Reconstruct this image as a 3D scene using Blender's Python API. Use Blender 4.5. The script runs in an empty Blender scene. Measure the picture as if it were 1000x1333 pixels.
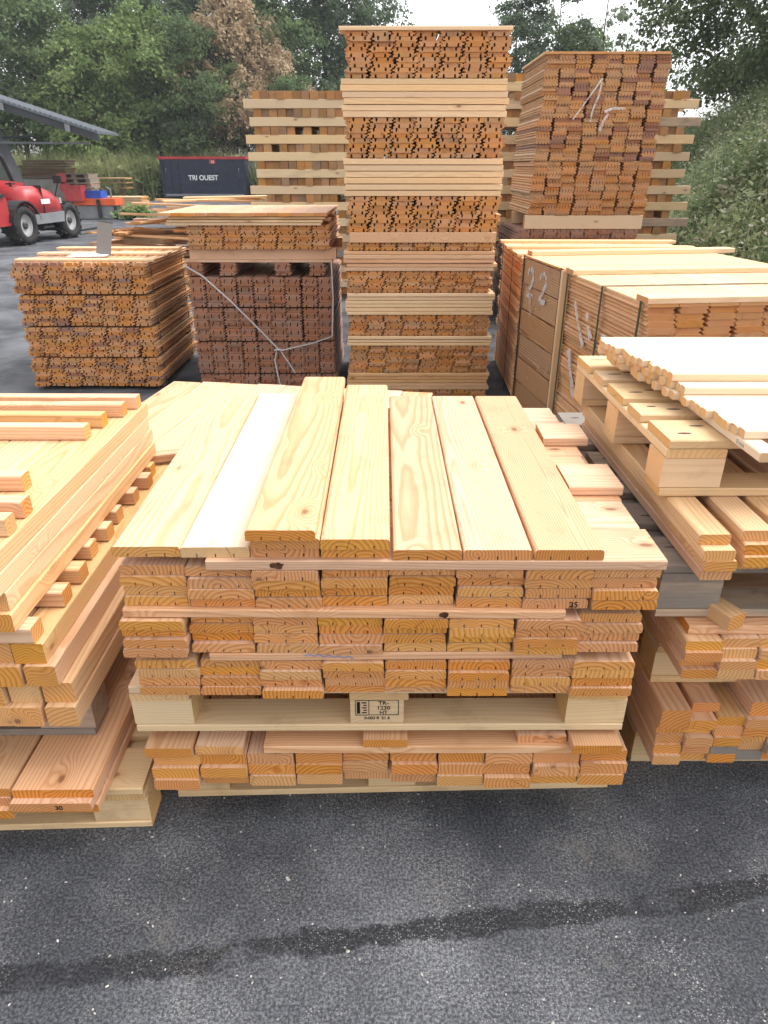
import bpy, math, random
from mathutils import Vector, Matrix
R = math.radians
rnd = random.Random(7)
U = rnd.uniform
S = bpy.context.scene
COL = S.collection

# ------------------------------------------------------------------ camera, sky, sun, exposure
cd = bpy.data.cameras.new('camera'); cam = bpy.data.objects.new('camera', cd); COL.objects.link(cam)
cam.location = (0, 0, 1.57); cam.rotation_euler = (R(90 - 26.5), 0, 0)
cd.sensor_fit = 'VERTICAL'; cd.sensor_height = 24.0; cd.lens = 24.0 * 904 / 1333
cd.clip_start = 0.05; cd.clip_end = 600
S.camera = cam
W = bpy.data.worlds.new('World'); S.world = W; W.use_nodes = True
wt = W.node_tree; wt.nodes.clear()
sky = wt.nodes.new('ShaderNodeTexSky'); sky.sky_type = 'NISHITA'; sky.sun_disc = False
SUN_EL, SUN_AZ = R(58), R(72)       # azimuth measured clockwise from +Y: beyond the stacks, to the right
sky.sun_elevation = SUN_EL; sky.sun_rotation = SUN_AZ
sky.air_density = 1.0; sky.dust_density = 3.0; sky.ozone_density = 1.0
hs = wt.nodes.new('ShaderNodeHueSaturation'); hs.inputs['Saturation'].default_value = 0.10
hs.inputs['Value'].default_value = 1.75
bg = wt.nodes.new('ShaderNodeBackground'); bg.inputs['Strength'].default_value = 0.15
wo = wt.nodes.new('ShaderNodeOutputWorld')
wt.links.new(sky.outputs[0], hs.inputs['Color']); wt.links.new(hs.outputs[0], bg.inputs['Color'])
wt.links.new(bg.outputs[0], wo.inputs['Surface'])
sl = bpy.data.lights.new('sun', 'SUN'); sl.energy = 1.1; sl.angle = R(32); sl.color = (1.0, 0.96, 0.9)
so = bpy.data.objects.new('sun', sl); COL.objects.link(so)
d = Vector((math.sin(SUN_AZ) * math.cos(SUN_EL), math.cos(SUN_AZ) * math.cos(SUN_EL), math.sin(SUN_EL)))
so.rotation_euler = d.to_track_quat('Z', 'Y').to_euler(); so.location = (0, 0, 30)
S.view_settings.view_transform = 'Standard'; S.view_settings.look = 'None'
S.view_settings.gamma = 1.0; S.view_settings.use_curve_mapping = False
S.view_settings.exposure = 0.64

# ------------------------------------------------------------------ materials
class NT:
    def __init__(s, name):
        s.m = bpy.data.materials.new(name); s.m.use_nodes = True; s.t = s.m.node_tree; s.t.nodes.clear()
        s.out = s.t.nodes.new('ShaderNodeOutputMaterial')
    def n(s, kind, **kw):
        nd = s.t.nodes.new('ShaderNode' + kind)
        for k, v in kw.items(): setattr(nd, k, v)
        return nd
    def put(s, sock, v):
        if v is None: return
        if isinstance(v, (int, float)): sock.default_value = v
        elif isinstance(v, (tuple, list)):
            sock.default_value = tuple(v) + ((1.0,) if len(v) == 3 and len(sock.default_value) == 4 else ())
        else: s.t.links.new(v, sock)
    def math(s, op, a, b=None, c=None, clamp=False):
        nd = s.n('Math', operation=op); nd.use_clamp = clamp
        for i, v in enumerate((a, b, c)): s.put(nd.inputs[i], v)
        return nd.outputs[0]
    def vm(s, op, a, b=None):
        nd = s.n('VectorMath', operation=op); s.put(nd.inputs[0], a); s.put(nd.inputs[1], b)
        return nd.outputs[0]
    def mix(s, f, a, b, mode='MIX'):
        nd = s.n('MixRGB', blend_type=mode); s.put(nd.inputs[0], f); s.put(nd.inputs[1], a); s.put(nd.inputs[2], b)
        return nd.outputs[0]
    def sep(s, v):
        nd = s.n('SeparateXYZ'); s.put(nd.inputs[0], v); return nd.outputs
    def comb(s, x, y, z):
        nd = s.n('CombineXYZ'); s.put(nd.inputs[0], x); s.put(nd.inputs[1], y); s.put(nd.inputs[2], z); return nd.outputs[0]
    def noise(s, vec, scale, detail=2.0, rough=0.5, col=False):
        nd = s.n('TexNoise'); s.put(nd.inputs['Vector'], vec); nd.inputs['Scale'].default_value = scale
        nd.inputs['Detail'].default_value = detail; nd.inputs['Roughness'].default_value = rough
        return nd.outputs[1 if col else 0]
    def voro(s, vec, scale):
        nd = s.n('TexVoronoi'); s.put(nd.inputs['Vector'], vec); nd.inputs['Scale'].default_value = scale
        return nd.outputs
    def ss(s, v, a, b, lo=0.0, hi=1.0):
        nd = s.n('MapRange', interpolation_type='SMOOTHSTEP'); s.put(nd.inputs[0], v)
        for i, q in enumerate((a, b, lo, hi)): nd.inputs[i + 1].default_value = q
        return nd.outputs[0]
    def white(s, w):
        nd = s.n('TexWhiteNoise', noise_dimensions='1D'); s.put(nd.inputs['W'], w); return nd.outputs
    def bsdf(s, col, rough=0.6, spec=0.3, metal=0.0, bump=None, bstr=0.3, bdist=0.001, **kw):
        p = s.n('BsdfPrincipled'); s.put(p.inputs['Base Color'], col); s.put(p.inputs['Roughness'], rough)
        s.put(p.inputs['Specular IOR Level'], spec); s.put(p.inputs['Metallic'], metal)
        if bump is not None:
            b = s.n('Bump'); b.inputs['Strength'].default_value = bstr; b.inputs['Distance'].default_value = bdist
            s.put(b.inputs['Height'], bump); s.t.links.new(b.outputs[0], p.inputs['Normal'])
        for k, v in kw.items(): s.put(p.inputs[k], v)
        s.t.links.new(p.outputs[0], s.out.inputs['Surface'])
        return p

def wood(name, early, late, end, ring=165, contrast=0.95, knots=1.0, grey=0.0, greycol=(.27, .245, .22), rough=0.52, var=0.18, hue=0.007, dirt=0.0):
    n = NT(name)
    oi = n.n('ObjectInfo'); w1 = n.white(oi.outputs['Random']); w2 = n.white(n.math('ADD', oi.outputs['Random'], 7.31))
    a = n.sep(w1[1]); b = n.sep(w2[1])
    P = n.n('TexCoord').outputs['Object']; p = n.sep(P)
    off = n.vm('SCALE', w2[1]); off.node.inputs['Scale'].default_value = 23.0
    Q = n.vm('ADD', n.vm('MULTIPLY', P, (3.0, 0.9, 3.0)), off)
    dn = n.sep(n.noise(Q, 1.0, 1.5, 0.45, True))
    X = n.math('ADD', n.math('SUBTRACT', p[0], n.math('MULTIPLY_ADD', a[0], 0.2, -0.1)), n.math('MULTIPLY_ADD', dn[0], 0.07, -0.035))
    Z = n.math('ADD', n.math('ADD', p[2], n.math('MULTIPLY_ADD', n.math('POWER', a[1], 1.4), 0.16, -0.02)), n.math('MULTIPLY_ADD', dn[1], 0.07, -0.035))
    kv = n.voro(n.vm('ADD', n.vm('MULTIPLY', P, (7.5, 4.0, 8.5)), off), 1.0)
    kd = kv[0]
    r = n.math('SQRT', n.math('ADD', n.math('MULTIPLY', X, X), n.math('MULTIPLY', Z, Z)))
    r = n.math('ADD', r, n.ss(kd, 0.34, 0.06, 0.0, 0.028 * knots))
    fq = n.math('MULTIPLY_ADD', b[2], ring * 0.6, ring * 0.7)
    ph = n.math('ADD', n.math('MULTIPLY', r, fq), n.math('MULTIPLY', n.noise(n.vm('ADD', n.vm('MULTIPLY', P, (30., 4., 30.)), off), 1.0, 2.0), 0.9))
    fr = n.math('FRACT', ph)
    ramp = n.n('ValToRGB'); n.put(ramp.inputs[0], fr); e = ramp.color_ramp.elements
    e[0].position = 0.0; e[0].color = (.25, .25, .25, 1); e[1].position = 1.0; e[1].color = (.35, .35, .35, 1)
    for q, v in ((0.12, 0.0), (0.45, 0.12), (0.86, 1.0), (0.95, 0.8)):
        k = e.new(q); k.color = (v, v, v, 1)
    lat0 = n.math('MULTIPLY', ramp.outputs[0], contrast)
    dull = n.noise(n.vm('ADD', n.vm('MULTIPLY', P, (38., 5., 60.)), off), 1.0, 3.0)
    geo = n.n('NewGeometry'); vt = n.n('VectorTransform', vector_type='NORMAL', convert_from='WORLD', convert_to='OBJECT')
    n.put(vt.inputs[0], geo.outputs['True Normal'])
    ny = n.math('ABSOLUTE', n.sep(vt.outputs[0])[1]); em = n.ss(ny, 0.7, 0.8)
    lat = n.math('MULTIPLY', lat0, n.math('MULTIPLY_ADD', em, .38, .62))
    fib = n.noise(n.vm('ADD', n.vm('MULTIPLY', P, (420., 9., 420.)), off), 1.0, 2.0, 0.6)
    wide = n.noise(n.vm('ADD', n.vm('MULTIPLY', P, (14., 1.6, 14.)), off), 1.0, 2.0)
    col = n.mix(lat, early, late)
    col = n.mix(em, col, n.mix(1.0, col, end, 'MULTIPLY'))
    col = n.mix(n.math('MULTIPLY_ADD', wide, 0.5, -0.12, clamp=True), col, n.mix(1.0, col, (1.0, .86, .72), 'MULTIPLY'))
    col = n.mix(0.30, col, n.mix(1.0, col, fib, 'MULTIPLY')) if False else n.mix(n.math('MULTIPLY', n.ss(fib, .35, .75), .16), col, n.mix(1.0, col, (.72, .62, .52), 'MULTIPLY'))
    ca = n.math('MULTIPLY', a[2], 6.283)
    crk = n.math('ABSOLUTE', n.math('ADD', n.math('MULTIPLY', X, n.math('COSINE', ca)), n.math('MULTIPLY', Z, n.math('SINE', ca))))
    crk = n.math('MULTIPLY', n.math('MULTIPLY', n.ss(crk, .0011, .0004), em), n.math('MULTIPLY', n.ss(b[0], .45, .55), n.ss(wide, .40, .55)))
    col = n.mix(n.math('MULTIPLY', crk, .75), col, (.10, .045, .02))
    kcol = n.ss(kd, 0.085, 0.04)
    if knots:
        col = n.mix(n.math('MULTIPLY', n.ss(kd, 0.20, 0.07), 0.35 * knots), col, (.46, .22, .09))
        col = n.mix(n.math('MULTIPLY', kcol, 0.8 * knots), col, (.20, .085, .04))
    hv = n.n('HueSaturation'); n.put(hv.inputs['Color'], col)
    n.put(hv.inputs['Hue'], n.math('MULTIPLY_ADD', b[0], hue, 0.5 - hue / 2))
    n.put(hv.inputs['Saturation'], n.math('MULTIPLY_ADD', b[1], 0.18, 0.90))
    n.put(hv.inputs['Value'], n.math('MULTIPLY_ADD', a[2], var, 1.0 - var * 0.55))
    col = hv.outputs[0]
    if grey:
        gm = n.math('ADD', n.math('MULTIPLY', n.noise(n.vm('ADD', n.vm('MULTIPLY', P, (22., 3.5, 22.)), off), 1.0, 4.0, .6), 1.1), n.math('MULTIPLY_ADD', b[2], .5, grey - 0.8))
        gm = n.math('MULTIPLY', n.ss(gm, .25, .75), min(1, grey + .25))
        col = n.mix(gm, col, n.mix(fib, greycol, tuple(c * .55 for c in greycol)))
    if dirt:
        dm = n.ss(n.noise(n.vm('ADD', n.vm('MULTIPLY', P, (9., 6., 9.)), off), 1.0, 5.0, .65), .52, .72)
        col = n.mix(n.math('MULTIPLY', dm, dirt), col, n.mix(1.0, col, (.45, .38, .33), 'MULTIPLY'))
    hgt = n.math('ADD', n.math('MULTIPLY', lat, -0.6), fib)
    n.bsdf(col, rough, 0.28, bump=hgt, bstr=0.35, bdist=0.0009)
    return n.m

DOUG = wood('douglas_board', (.74, .485, .325), (.50, .24, .105), (.93, .68, .35), ring=115, dirt=.2)
DOUG_Y = wood('yellow_douglas', (.75, .505, .33), (.54, .285, .125), (.95, .73, .36), ring=112, knots=.8, dirt=.2)
DOUG_R = wood('red_douglas', (.73, .465, .29), (.51, .235, .10), (.93, .68, .36), ring=130, dirt=.2)
BEAMW = wood('pine_beam', (.75, .50, .275), (.55, .28, .105), (.95, .74, .42), ring=130)
PALW = wood('pallet_pine', (.72, .53, .315), (.55, .36, .175), (.95, .82, .62), ring=110, contrast=.6, knots=.8, dirt=.4)
PALG = wood('grey_pallet', (.50, .38, .27), (.35, .25, .165), (.9, .82, .75), ring=110, contrast=.6, grey=.62, dirt=.5)
LATH = wood('white_lath', (.80, .64, .46), (.72, .55, .36), (.84, .66, .44), ring=120, contrast=.6, knots=.3, var=.10)
PACK = wood('cladding_pack', (.72, .43, .225), (.55, .28, .125), (.80, .62, .44), ring=200, contrast=.7, knots=.5, var=.2, hue=.007, dirt=.4)
SIDEW = wood('side_board', (.60, .36, .19), (.30, .135, .055), (.84, .66, .5), ring=80, contrast=1.5, knots=1., var=.22, dirt=.3)
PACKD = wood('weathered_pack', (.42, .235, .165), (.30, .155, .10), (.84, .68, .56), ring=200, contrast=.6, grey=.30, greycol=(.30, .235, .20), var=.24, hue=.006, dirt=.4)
PACKY = wood('tower_board', (.82, .585, .35), (.66, .39, .195), (.82, .60, .42), ring=150, contrast=.7, knots=.9, var=.16)
TOWER = wood('tower_cladding', (.72, .44, .225), (.54, .295, .135), (.84, .67, .50), ring=200, contrast=.6, var=.20, hue=.007, dirt=.25)
OLDP = wood('sundried_pack', (.66, .42, .23), (.49, .28, .135), (.84, .68, .52), ring=200, contrast=.6, grey=.25, greycol=(.36, .29, .22), var=.18, hue=.006, dirt=.45)
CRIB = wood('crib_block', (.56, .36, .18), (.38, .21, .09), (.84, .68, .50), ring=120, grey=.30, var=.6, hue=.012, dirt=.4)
CRIBS = wood('crib_bearer', (.72, .55, .33), (.56, .40, .21), (.9, .8, .7), ring=120, contrast=.5, grey=.15, var=.25)
DARKW = wood('dark_planks', (.20, .12, .075), (.12, .07, .04), (.9, .8, .7), grey=.4, var=.5)

def plain(name, col, rough=.5, spec=.4, metal=0., var=.12, scale=3., dirt=None, bump=None):
    n = NT(name); P = n.n('TexCoord').outputs['Object']
    q = n.noise(P, scale, 4.0, .6)
    c = n.mix(n.ss(q, .3, .7), tuple(x * (1 - var) for x in col), tuple(min(1, x * (1 + var)) for x in col))
    if dirt:
        c = n.mix(n.ss(n.noise(P, scale * 2.2, 5.0, .65), .5, .75, 0, dirt[1]), c, dirt[0])
    n.bsdf(c, n.math('MULTIPLY_ADD', q, .25, rough - .12), spec, metal, bump=n.noise(P, bump[0], 3.) if bump else None, bdist=bump[1] if bump else .001)
    return n.m
RED = plain('red_paint', (.42, .032, .038), .35, .5, dirt=((.22, .12, .09), .7))
REDD = plain('red_dull', (.42, .03, .035), .5, .4)
BLACKP = plain('black_plastic', (.022, .022, .024), .55, .4)
TYREM = plain('tyre_rubber', (.03, .03, .031), .85, .2, dirt=((.14, .125, .11), .55), bump=(60, .004))
RIMG = plain('wheel_grey', (.42, .42, .42), .5, .4, dirt=((.2, .17, .14), .5))
DGREY = plain('dark_metal', (.045, .047, .052), .5, .4)
MIDG = plain('grey_steel', (.22, .225, .235), .5, .4, dirt=((.13, .115, .10), .4))
ROOFM = plain('roof_sheet', (.11, .125, .145), .5, .4, scale=1.5)
CONC = plain('concrete', (.40, .385, .36), .85, .2, dirt=((.2, .185, .165), .6), bump=(30, .004))
NAVY = plain('navy_paint', (.013, .019, .045), .5, .4, var=.35, dirt=((.09, .075, .065), .6))
WHITEP = plain('white_print', (.80, .80, .80), .6, .3, var=.03)
BLUEC = plain('blue_plastic', (.02, .085, .45), .45, .4)
ORANGE = plain('orange_paint', (.72, .12, .03), .45, .4, dirt=((.3, .1, .05), .4))
PANELG = plain('grey_panel', (.20, .18, .165), .42, .5, metal=.35, var=.06, scale=2.)
INK = plain('black_ink', (.02, .018, .016), .8, .1)
INKB = plain('blue_ink', (.20, .36, .40), .8, .1)
STRAPW = plain('white_strap', (.52, .50, .48), .5, .4, dirt=((.36, .33, .32), .5))
STRAPG = plain('green_strap', (.045, .075, .045), .5, .4)
STRAPK = plain('dark_strap', (.035, .035, .032), .5, .4)
BARK = plain('bark', (.085, .065, .05), .9, .1, var=.4, scale=9., bump=(14, .03))
PAPER = plain('white_paper', (.78, .79, .82), .7, .2, var=.02)

def glass():
    n = NT('cab_glass'); n.bsdf((.05, .065, .06), .06, .6); return n.m
GLASS = glass()

def leafmat(name, dark, light, dry=None):
    n = NT(name); P = n.n('TexCoord').outputs['Object']; oi = n.n('ObjectInfo')
    q = n.noise(P, .55, 2.0); q2 = n.noise(P, 6.0, 2.0)
    c = n.mix(n.ss(n.math('ADD', n.math('MULTIPLY', q, .6), n.math('MULTIPLY', q2, .4)), .38, .62), dark, light)
    if dry: c = n.mix(n.ss(n.noise(P, 1.4, 3.0), .56, .66), c, dry)
    hv = n.n('HueSaturation'); n.put(hv.inputs['Color'], c)
    n.put(hv.inputs['Value'], n.math('MULTIPLY_ADD', oi.outputs['Random'], .3, .85))
    p = n.bsdf(hv.outputs[0], .6, .25)
    tr = n.n('BsdfTranslucent'); n.put(tr.inputs[0], hv.outputs[0])
    mx = n.n('MixShader'); mx.inputs[0].default_value = .42
    n.t.links.new(p.outputs[0], mx.inputs[1]); n.t.links.new(tr.outputs[0], mx.inputs[2]); n.t.links.new(mx.outputs[0], n.out.inputs['Surface'])
    return n.m
LEAF_L = leafmat('leaf_bright', (.125, .195, .06), (.28, .365, .13))
LEAF_M = leafmat('leaf_mid', (.09, .145, .06), (.18, .25, .10))
LEAF_D = leafmat('leaf_dark', (.065, .10, .055), (.135, .19, .10))
LEAF_O = leafmat('leaf_olive', (.10, .135, .06), (.215, .26, .12))
LEAF_G = leafmat('leaf_greyish', (.12, .155, .10), (.23, .275, .18))
LEAF_B = leafmat('leaf_dead', (.44, .31, .18), (.70, .55, .37))
WEED = leafmat('weed_leaf', (.135, .175, .075), (.30, .345, .18), dry=(.36, .33, .22))
DRYG = leafmat('dry_grass', (.18, .21, .08), (.37, .38, .18))
SEED = leafmat('seed_head', (.34, .31, .24), (.55, .52, .43))

def asphalt():
    n = NT('asphalt'); P = n.n('TexCoord').outputs['Object']; p = n.sep(P)
    big = n.noise(P, 1.5, 6.0, .62); mid = n.noise(P, 5.0, 5.0, .6); fine = n.noise(P, 150., 6.0, .72); grit = n.noise(P, 620., 1.0)
    base = n.mix(n.ss(big, .35, .68), (.056, .059, .067), (.150, .156, .170))
        # old tyre track, curved
    tr = n.math("SUBTRACT", p[1], n.math("MULTIPLY_ADD", p[0], .13, .985))
    tr = n.math('ADD', tr, n.math('MULTIPLY_ADD', n.noise(P, 4.5, 5., .65), .12, -.06))
    band = n.math('MULTIPLY', n.ss(n.math('ABSOLUTE', tr), .033, .021), n.ss(mid, .36, .46))
    base = n.mix(n.math('MULTIPLY', band, .9), base, (.026, .027, .031))
    # aggregate and pale saw dust flecks
    base = n.mix(n.ss(fine, .40, .66), n.mix(1., base, (.42, .42, .43), 'MULTIPLY'), n.mix(1., base, (1.7, 1.7, 1.68), 'MULTIPLY'))
    v = n.voro(n.vm('ADD', n.vm('MULTIPLY', P, (1., 1.5, 1.)), n.vm('MULTIPLY', n.noise(P, 120., 2., .5, True), (.006, .006, 0.))), 190.)
    fl = n.math('MULTIPLY', n.ss(v[0], .46, .22), n.ss(n.sep(v[1])[0], .50, .75))
    dens = n.ss(n.math('ADD', n.math('MULTIPLY', big, .4), n.math('MULTIPLY', mid, .6)), .40, .60)
    base = n.mix(n.math('MULTIPLY', n.math('MULTIPLY', fl, dens), .95), base, (.33, .32, .305))
    v2 = n.voro(P, 46.)
    fl2 = n.math('MULTIPLY', n.ss(v2[0], .16, .08), n.ss(n.sep(v2[1])[0], .90, .93))
    base = n.mix(n.math('MULTIPLY', n.ss(n.math('ADD', n.math('MULTIPLY', n.noise(P, 2.6, 6., .7), .8), n.math('MULTIPLY', fine, .3)), .58, .76), .5), base, (.19, .175, .155))
    base = n.mix(n.math('MULTIPLY', fl2, .55), base, (.36, .35, .34))
    n.bsdf(base, n.math('MULTIPLY_ADD', fine, .2, .72), .22, bump=n.math('ADD', fine, n.math('MULTIPLY', grit, .5)), bstr=.55, bdist=.003)
    return n.m
ASPH = asphalt()
def soil():
    n = NT('bank_soil'); P = n.n('TexCoord').outputs['Object']
    n.bsdf(n.mix(n.ss(n.noise(P, 2., 5.), .35, .65), (.05, .065, .03), (.10, .11, .06)), .95, .1); return n.m
SOIL = soil()
def spray():
    n = NT('white_spray'); P = n.n('TexCoord').outputs['Object']
    p = n.bsdf((.78, .74, .72), .7, .2)
    tr = n.n('BsdfTransparent'); mx = n.n('MixShader')
    n.put(mx.inputs[0], n.ss(n.noise(P, 22., 4., .7),   .36, .58, 0.0, .78))
    n.t.links.new(tr.outputs[0], mx.inputs[1]); n.t.links.new(p.outputs[0], mx.inputs[2]); n.t.links.new(mx.outputs[0], n.out.inputs['Surface'])
    return n.m
SPRAY = spray()

# ------------------------------------------------------------------ mesh helpers
def mk(name, v, f, mat, smooth=False):
    me = bpy.data.meshes.new(name); me.from_pydata(v, [], f); me.materials.append(mat)
    if smooth: me.polygons.foreach_set('use_smooth', [True] * len(me.polygons))
    me.update(); return me
class MB:                                              # collects shapes into one mesh
    def __init__(s): s.v = []; s.f = []
    def box(s, x0, x1, y0, y1, z0, z1, M=None):
        return s.hexa([(x0, y0, z0), (x1, y0, z0), (x1, y1, z0), (x0, y1, z0), (x0, y0, z1), (x1, y0, z1), (x1, y1, z1), (x0, y1, z1)], M)
    def hexa(s, p, M=None):
        b = len(s.v); s.v += [tuple(M @ Vector(q)) if M else q for q in p]
        s.f += [tuple(b + i for i in q) for q in ((3, 2, 1, 0), (4, 5, 6, 7), (0, 1, 5, 4), (1, 2, 6, 5), (2, 3, 7, 6), (3, 0, 4, 7))]
        return s
    def tube(s, pts, r, k=6):
        b = len(s.v); n = len(pts); pts = [Vector(p) for p in pts]
        for i, p in enumerate(pts):
            t = (pts[min(i + 1, n - 1)] - pts[max(i - 1, 0)]).normalized()
            u = t.cross(Vector((0, 0, 1)) if abs(t.z) < .9 else Vector((1, 0, 0))).normalized(); w = t.cross(u)
            rr = r[i] if isinstance(r, (list, tuple)) else r
            for j in range(k):
                a = 2 * math.pi * j / k; s.v.append(tuple(p + u * (rr * math.cos(a)) + w * (rr * math.sin(a))))
        for i in range(n - 1):
            for j in range(k):
                s.f.append((b + i * k + j, b + i * k + (j + 1) % k, b + (i + 1) * k + (j + 1) % k, b + (i + 1) * k + j))
        s.f.append(tuple(b + j for j in range(k))[::-1]); s.f.append(tuple(b + (n - 1) * k + j for j in range(k)))
        return s
    def lathe_x(s, prof, k=28):                        # prof: (x, radius), closed ring about the X axis
        b = len(s.v); n = len(prof)
        for j in range(k):
            a = 2 * math.pi * j / k
            for x, r in prof: s.v.append((x, r * math.cos(a), r * math.sin(a)))
        for j in range(k):
            for i in range(n):
                s.f.append((b + j * n + i, b + j * n + (i + 1) % n, b + ((j + 1) % k) * n + (i + 1) % n, b + ((j + 1) % k) * n + i))
        return s
    def prism(s, prof, a0, a1, axis='x'):              # extrude a closed outline
        b = len(s.v); n = len(prof)
        for t in (a0, a1):
            for p, q in prof: s.v.append({'x': (t, p, q), 'y': (p, t, q), 'z': (p, q, t)}[axis])
        s.f.append(tuple(range(b, b + n))[::-1]); s.f.append(tuple(range(b + n, b + 2 * n)))
        for i in range(n): s.f.append((b + i, b + (i + 1) % n, b + n + (i + 1) % n, b + n + i))
        return s
    def mesh(s, name, mat, smooth=False): return mk(name, s.v, s.f, mat, smooth)

def put(name, me, parent=None, loc=(0, 0, 0), rot=(0, 0, 0), scale=None, label=None, cat=None, group=None, kind=None):
    o = bpy.data.objects.new(name, me); COL.objects.link(o)
    if parent: o.parent = parent
    o.location = loc; o.rotation_euler = rot
    if scale: o.scale = scale
    if label: o['label'] = label
    if cat: o['category'] = cat; o['kind'] = 'thing'
    if group: o['group'] = group
    if kind: o['kind'] = kind
    return o
def thing(name, label, cat, loc=(0, 0, 0), rz=0., group=None, scale=None):
    return put(name, None, None, loc, (0, 0, rz), scale, label, cat, group)

_mc = {}
def plank_mesh(w, t, L, mat, prof='plain'):
    """a board lying along +Y from its near end at the origin, centred in X, its underside at z = 0"""
    key = (round(w, 4), round(t, 4), round(L, 3), mat.name, prof)
    if key in _mc: return _mc[key]
    h = w / 2; c = min(.0034 if prof == 'deck' else .0027, t * .14)
    if prof == 'deck':      # eased top edges, relief grooves in the underside
        g, gd = .0015, t * .36; P = [(-h, c * .5), (-h + c * .5, 0)]
        for gx in (-.27, 0., .27):
            x = gx * w; P += [(x - g, 0), (x - g, gd), (x + g, gd), (x + g, 0)]
        P += [(h - c * .5, 0), (h, c * .5), (h, t - 2 * c), (h - .6 * c, t - .6 * c), (h - 2 * c, t), (-h + 2 * c, t), (-h + .6 * c, t - .6 * c), (-h, t - 2 * c)]
    elif prof == 'clad':    # tongue and groove cladding with relief slots
        q = .011; s = .0042; d = t * .52
        P = [(-h, 0)]
        for gx in (-.22, .25):
            x = gx * w; P += [(x - s, 0), (x - s * .8, d), (x + s * .8, d), (x + s, 0)]
        P += [(h - q, 0), (h - q, t * .35), (h, t * .35), (h, t * .68), (h - q, t * .68), (h - q - .002, t), (-h + .006, t), (-h, t * .75), (-h + q * .7, t * .62), (-h + q * .7, t * .36), (-h, t * .3)]
    elif prof == 'cladw':   # same cladding with wide open relief slots
        q = .014; s = .0068; d = t * .72
        P = [(-h, 0)]
        for gx in (-.24, .25):
            x = gx * w; P += [(x - s, 0), (x - s * .7, d), (x + s * .7, d), (x + s, 0)]
        P += [(h - q, 0), (h - q, t * .35), (h, t * .35), (h, t * .68), (h - q, t * .68), (h - q - .002, t), (-h + .006, t), (-h, t * .75), (-h + q * .7, t * .62), (-h + q * .7, t * .36), (-h, t * .3)]
    elif prof == 'clad4':   # V shouldered cladding with rows of small relief slots
        q = .015; s = .0032; d = t * .42; P = [(-h + q * .6, 0)]
        for gx in (-.30, -.10, .10, .30):
            x = gx * w; P += [(x - s, 0), (x - s, d), (x + s, d), (x + s, 0)]
        P += [(h - q, 0), (h - q * .4, t * .3), (h, t * .5), (h - q * .4, t * .7), (h - q, t), (-h + q * .6, t), (-h, t * .78), (-h + q * .9, t * .5), (-h, t * .2)]
    elif prof == 'vee':     # shiplap with deep V shoulders
        q = .014; P = [(-h + q * .5, 0), (h - q, 0), (h - q * .6, t * .3), (h, t * .5), (h - q * .6, t * .7), (h - q, t), (-h + q * .5, t), (-h, t * .78), (-h + q * .8, t * .5), (-h, t * .2)]
    else:
        P = [(-h + c, 0), (h - c, 0), (h, c), (h, t - c), (h - c, t), (-h + c, t), (-h, t - c), (-h, c)]
    me = MB().prism(P, 0, L, 'y').mesh('plank', mat)
    _mc[key] = me; return me
def plank(name, w, t, L, x, y, z, mat, prof='plain', rz=0., parent=None, jit=0., label=None, cat=None, group=None, flip=False, kind=None, rx=0., ry=0.):
    """near end centre at (x, y, z); rz in degrees, 0 = away along +Y, -90 = along +X"""
    rot = [R(rx + (U(-jit, jit) * .25 if jit else 0)), R(ry), R(rz + (U(-jit, jit) if jit else 0))]
    if flip: rot[1] += math.pi; z += t
    return put(name, plank_mesh(w, t, L, mat, prof), parent, (x, y, z), rot, None, label, cat, group, kind)
def text_mesh(txt, size, mat, align='CENTER', bold=0.0):
    c = bpy.data.curves.new('print', 'FONT'); c.body = txt; c.size = size; c.align_x = align; c.offset = bold; c.extrude = .0002
    o = bpy.data.objects.new('print', c); COL.objects.link(o)
    dg = bpy.context.evaluated_depsgraph_get(); me = bpy.data.meshes.new_from_object(o.evaluated_get(dg))
    bpy.data.objects.remove(o); bpy.data.curves.remove(c)
    me.materials.clear(); me.materials.append(mat); return me
def ribbon(pts, w, mat, name='stroke', normal=(0, -1, 0), th=.0008):
    """a flat paint stroke or strap along a polyline, lying square to `normal`"""
    v, f = [], []; N = Vector(normal).normalized(); n = len(pts); pts = [Vector(p) for p in pts]
    for i, p in enumerate(pts):
        t = (pts[min(i + 1, n - 1)] - pts[max(i - 1, 0)]).normalized(); s = N.cross(t).normalized()
        ww = w[i] if isinstance(w, (list, tuple)) else w
        for a, b in ((-1, 0), (1, 0), (1, 1), (-1, 1)): v.append(tuple(p + s * (ww / 2 * a) + N * (th * b)))
    for i in range(n - 1):
        for j in range(4): f.append((i * 4 + j, i * 4 + (j + 1) % 4, i * 4 + 4 + (j + 1) % 4, i * 4 + 4 + j))
    f += [(0, 3, 2, 1), tuple((n - 1) * 4 + j for j in range(4))]
    return mk(name, v, f, mat)

ORD = 'first second third fourth fifth sixth seventh eighth ninth tenth eleventh twelfth'.split()

# ------------------------------------------------------------------ ground
def ground():
    v = []; f = []; xs = [-160, -40, -16, -6, 6, 16, 40, 160]; ys = [-20, -4, 6, 20, 50, 110, 220]
    for y in ys:
        for x in xs: v.append((x, y, 0))
    n = len(xs)
    for j in range(len(ys) - 1):
        for i in range(n - 1): f.append((j * n + i, j * n + i + 1, (j + 1) * n + i + 1, (j + 1) * n + i))
    put('ground', mk('ground', v, f, ASPH), kind='structure')
ground()

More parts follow.
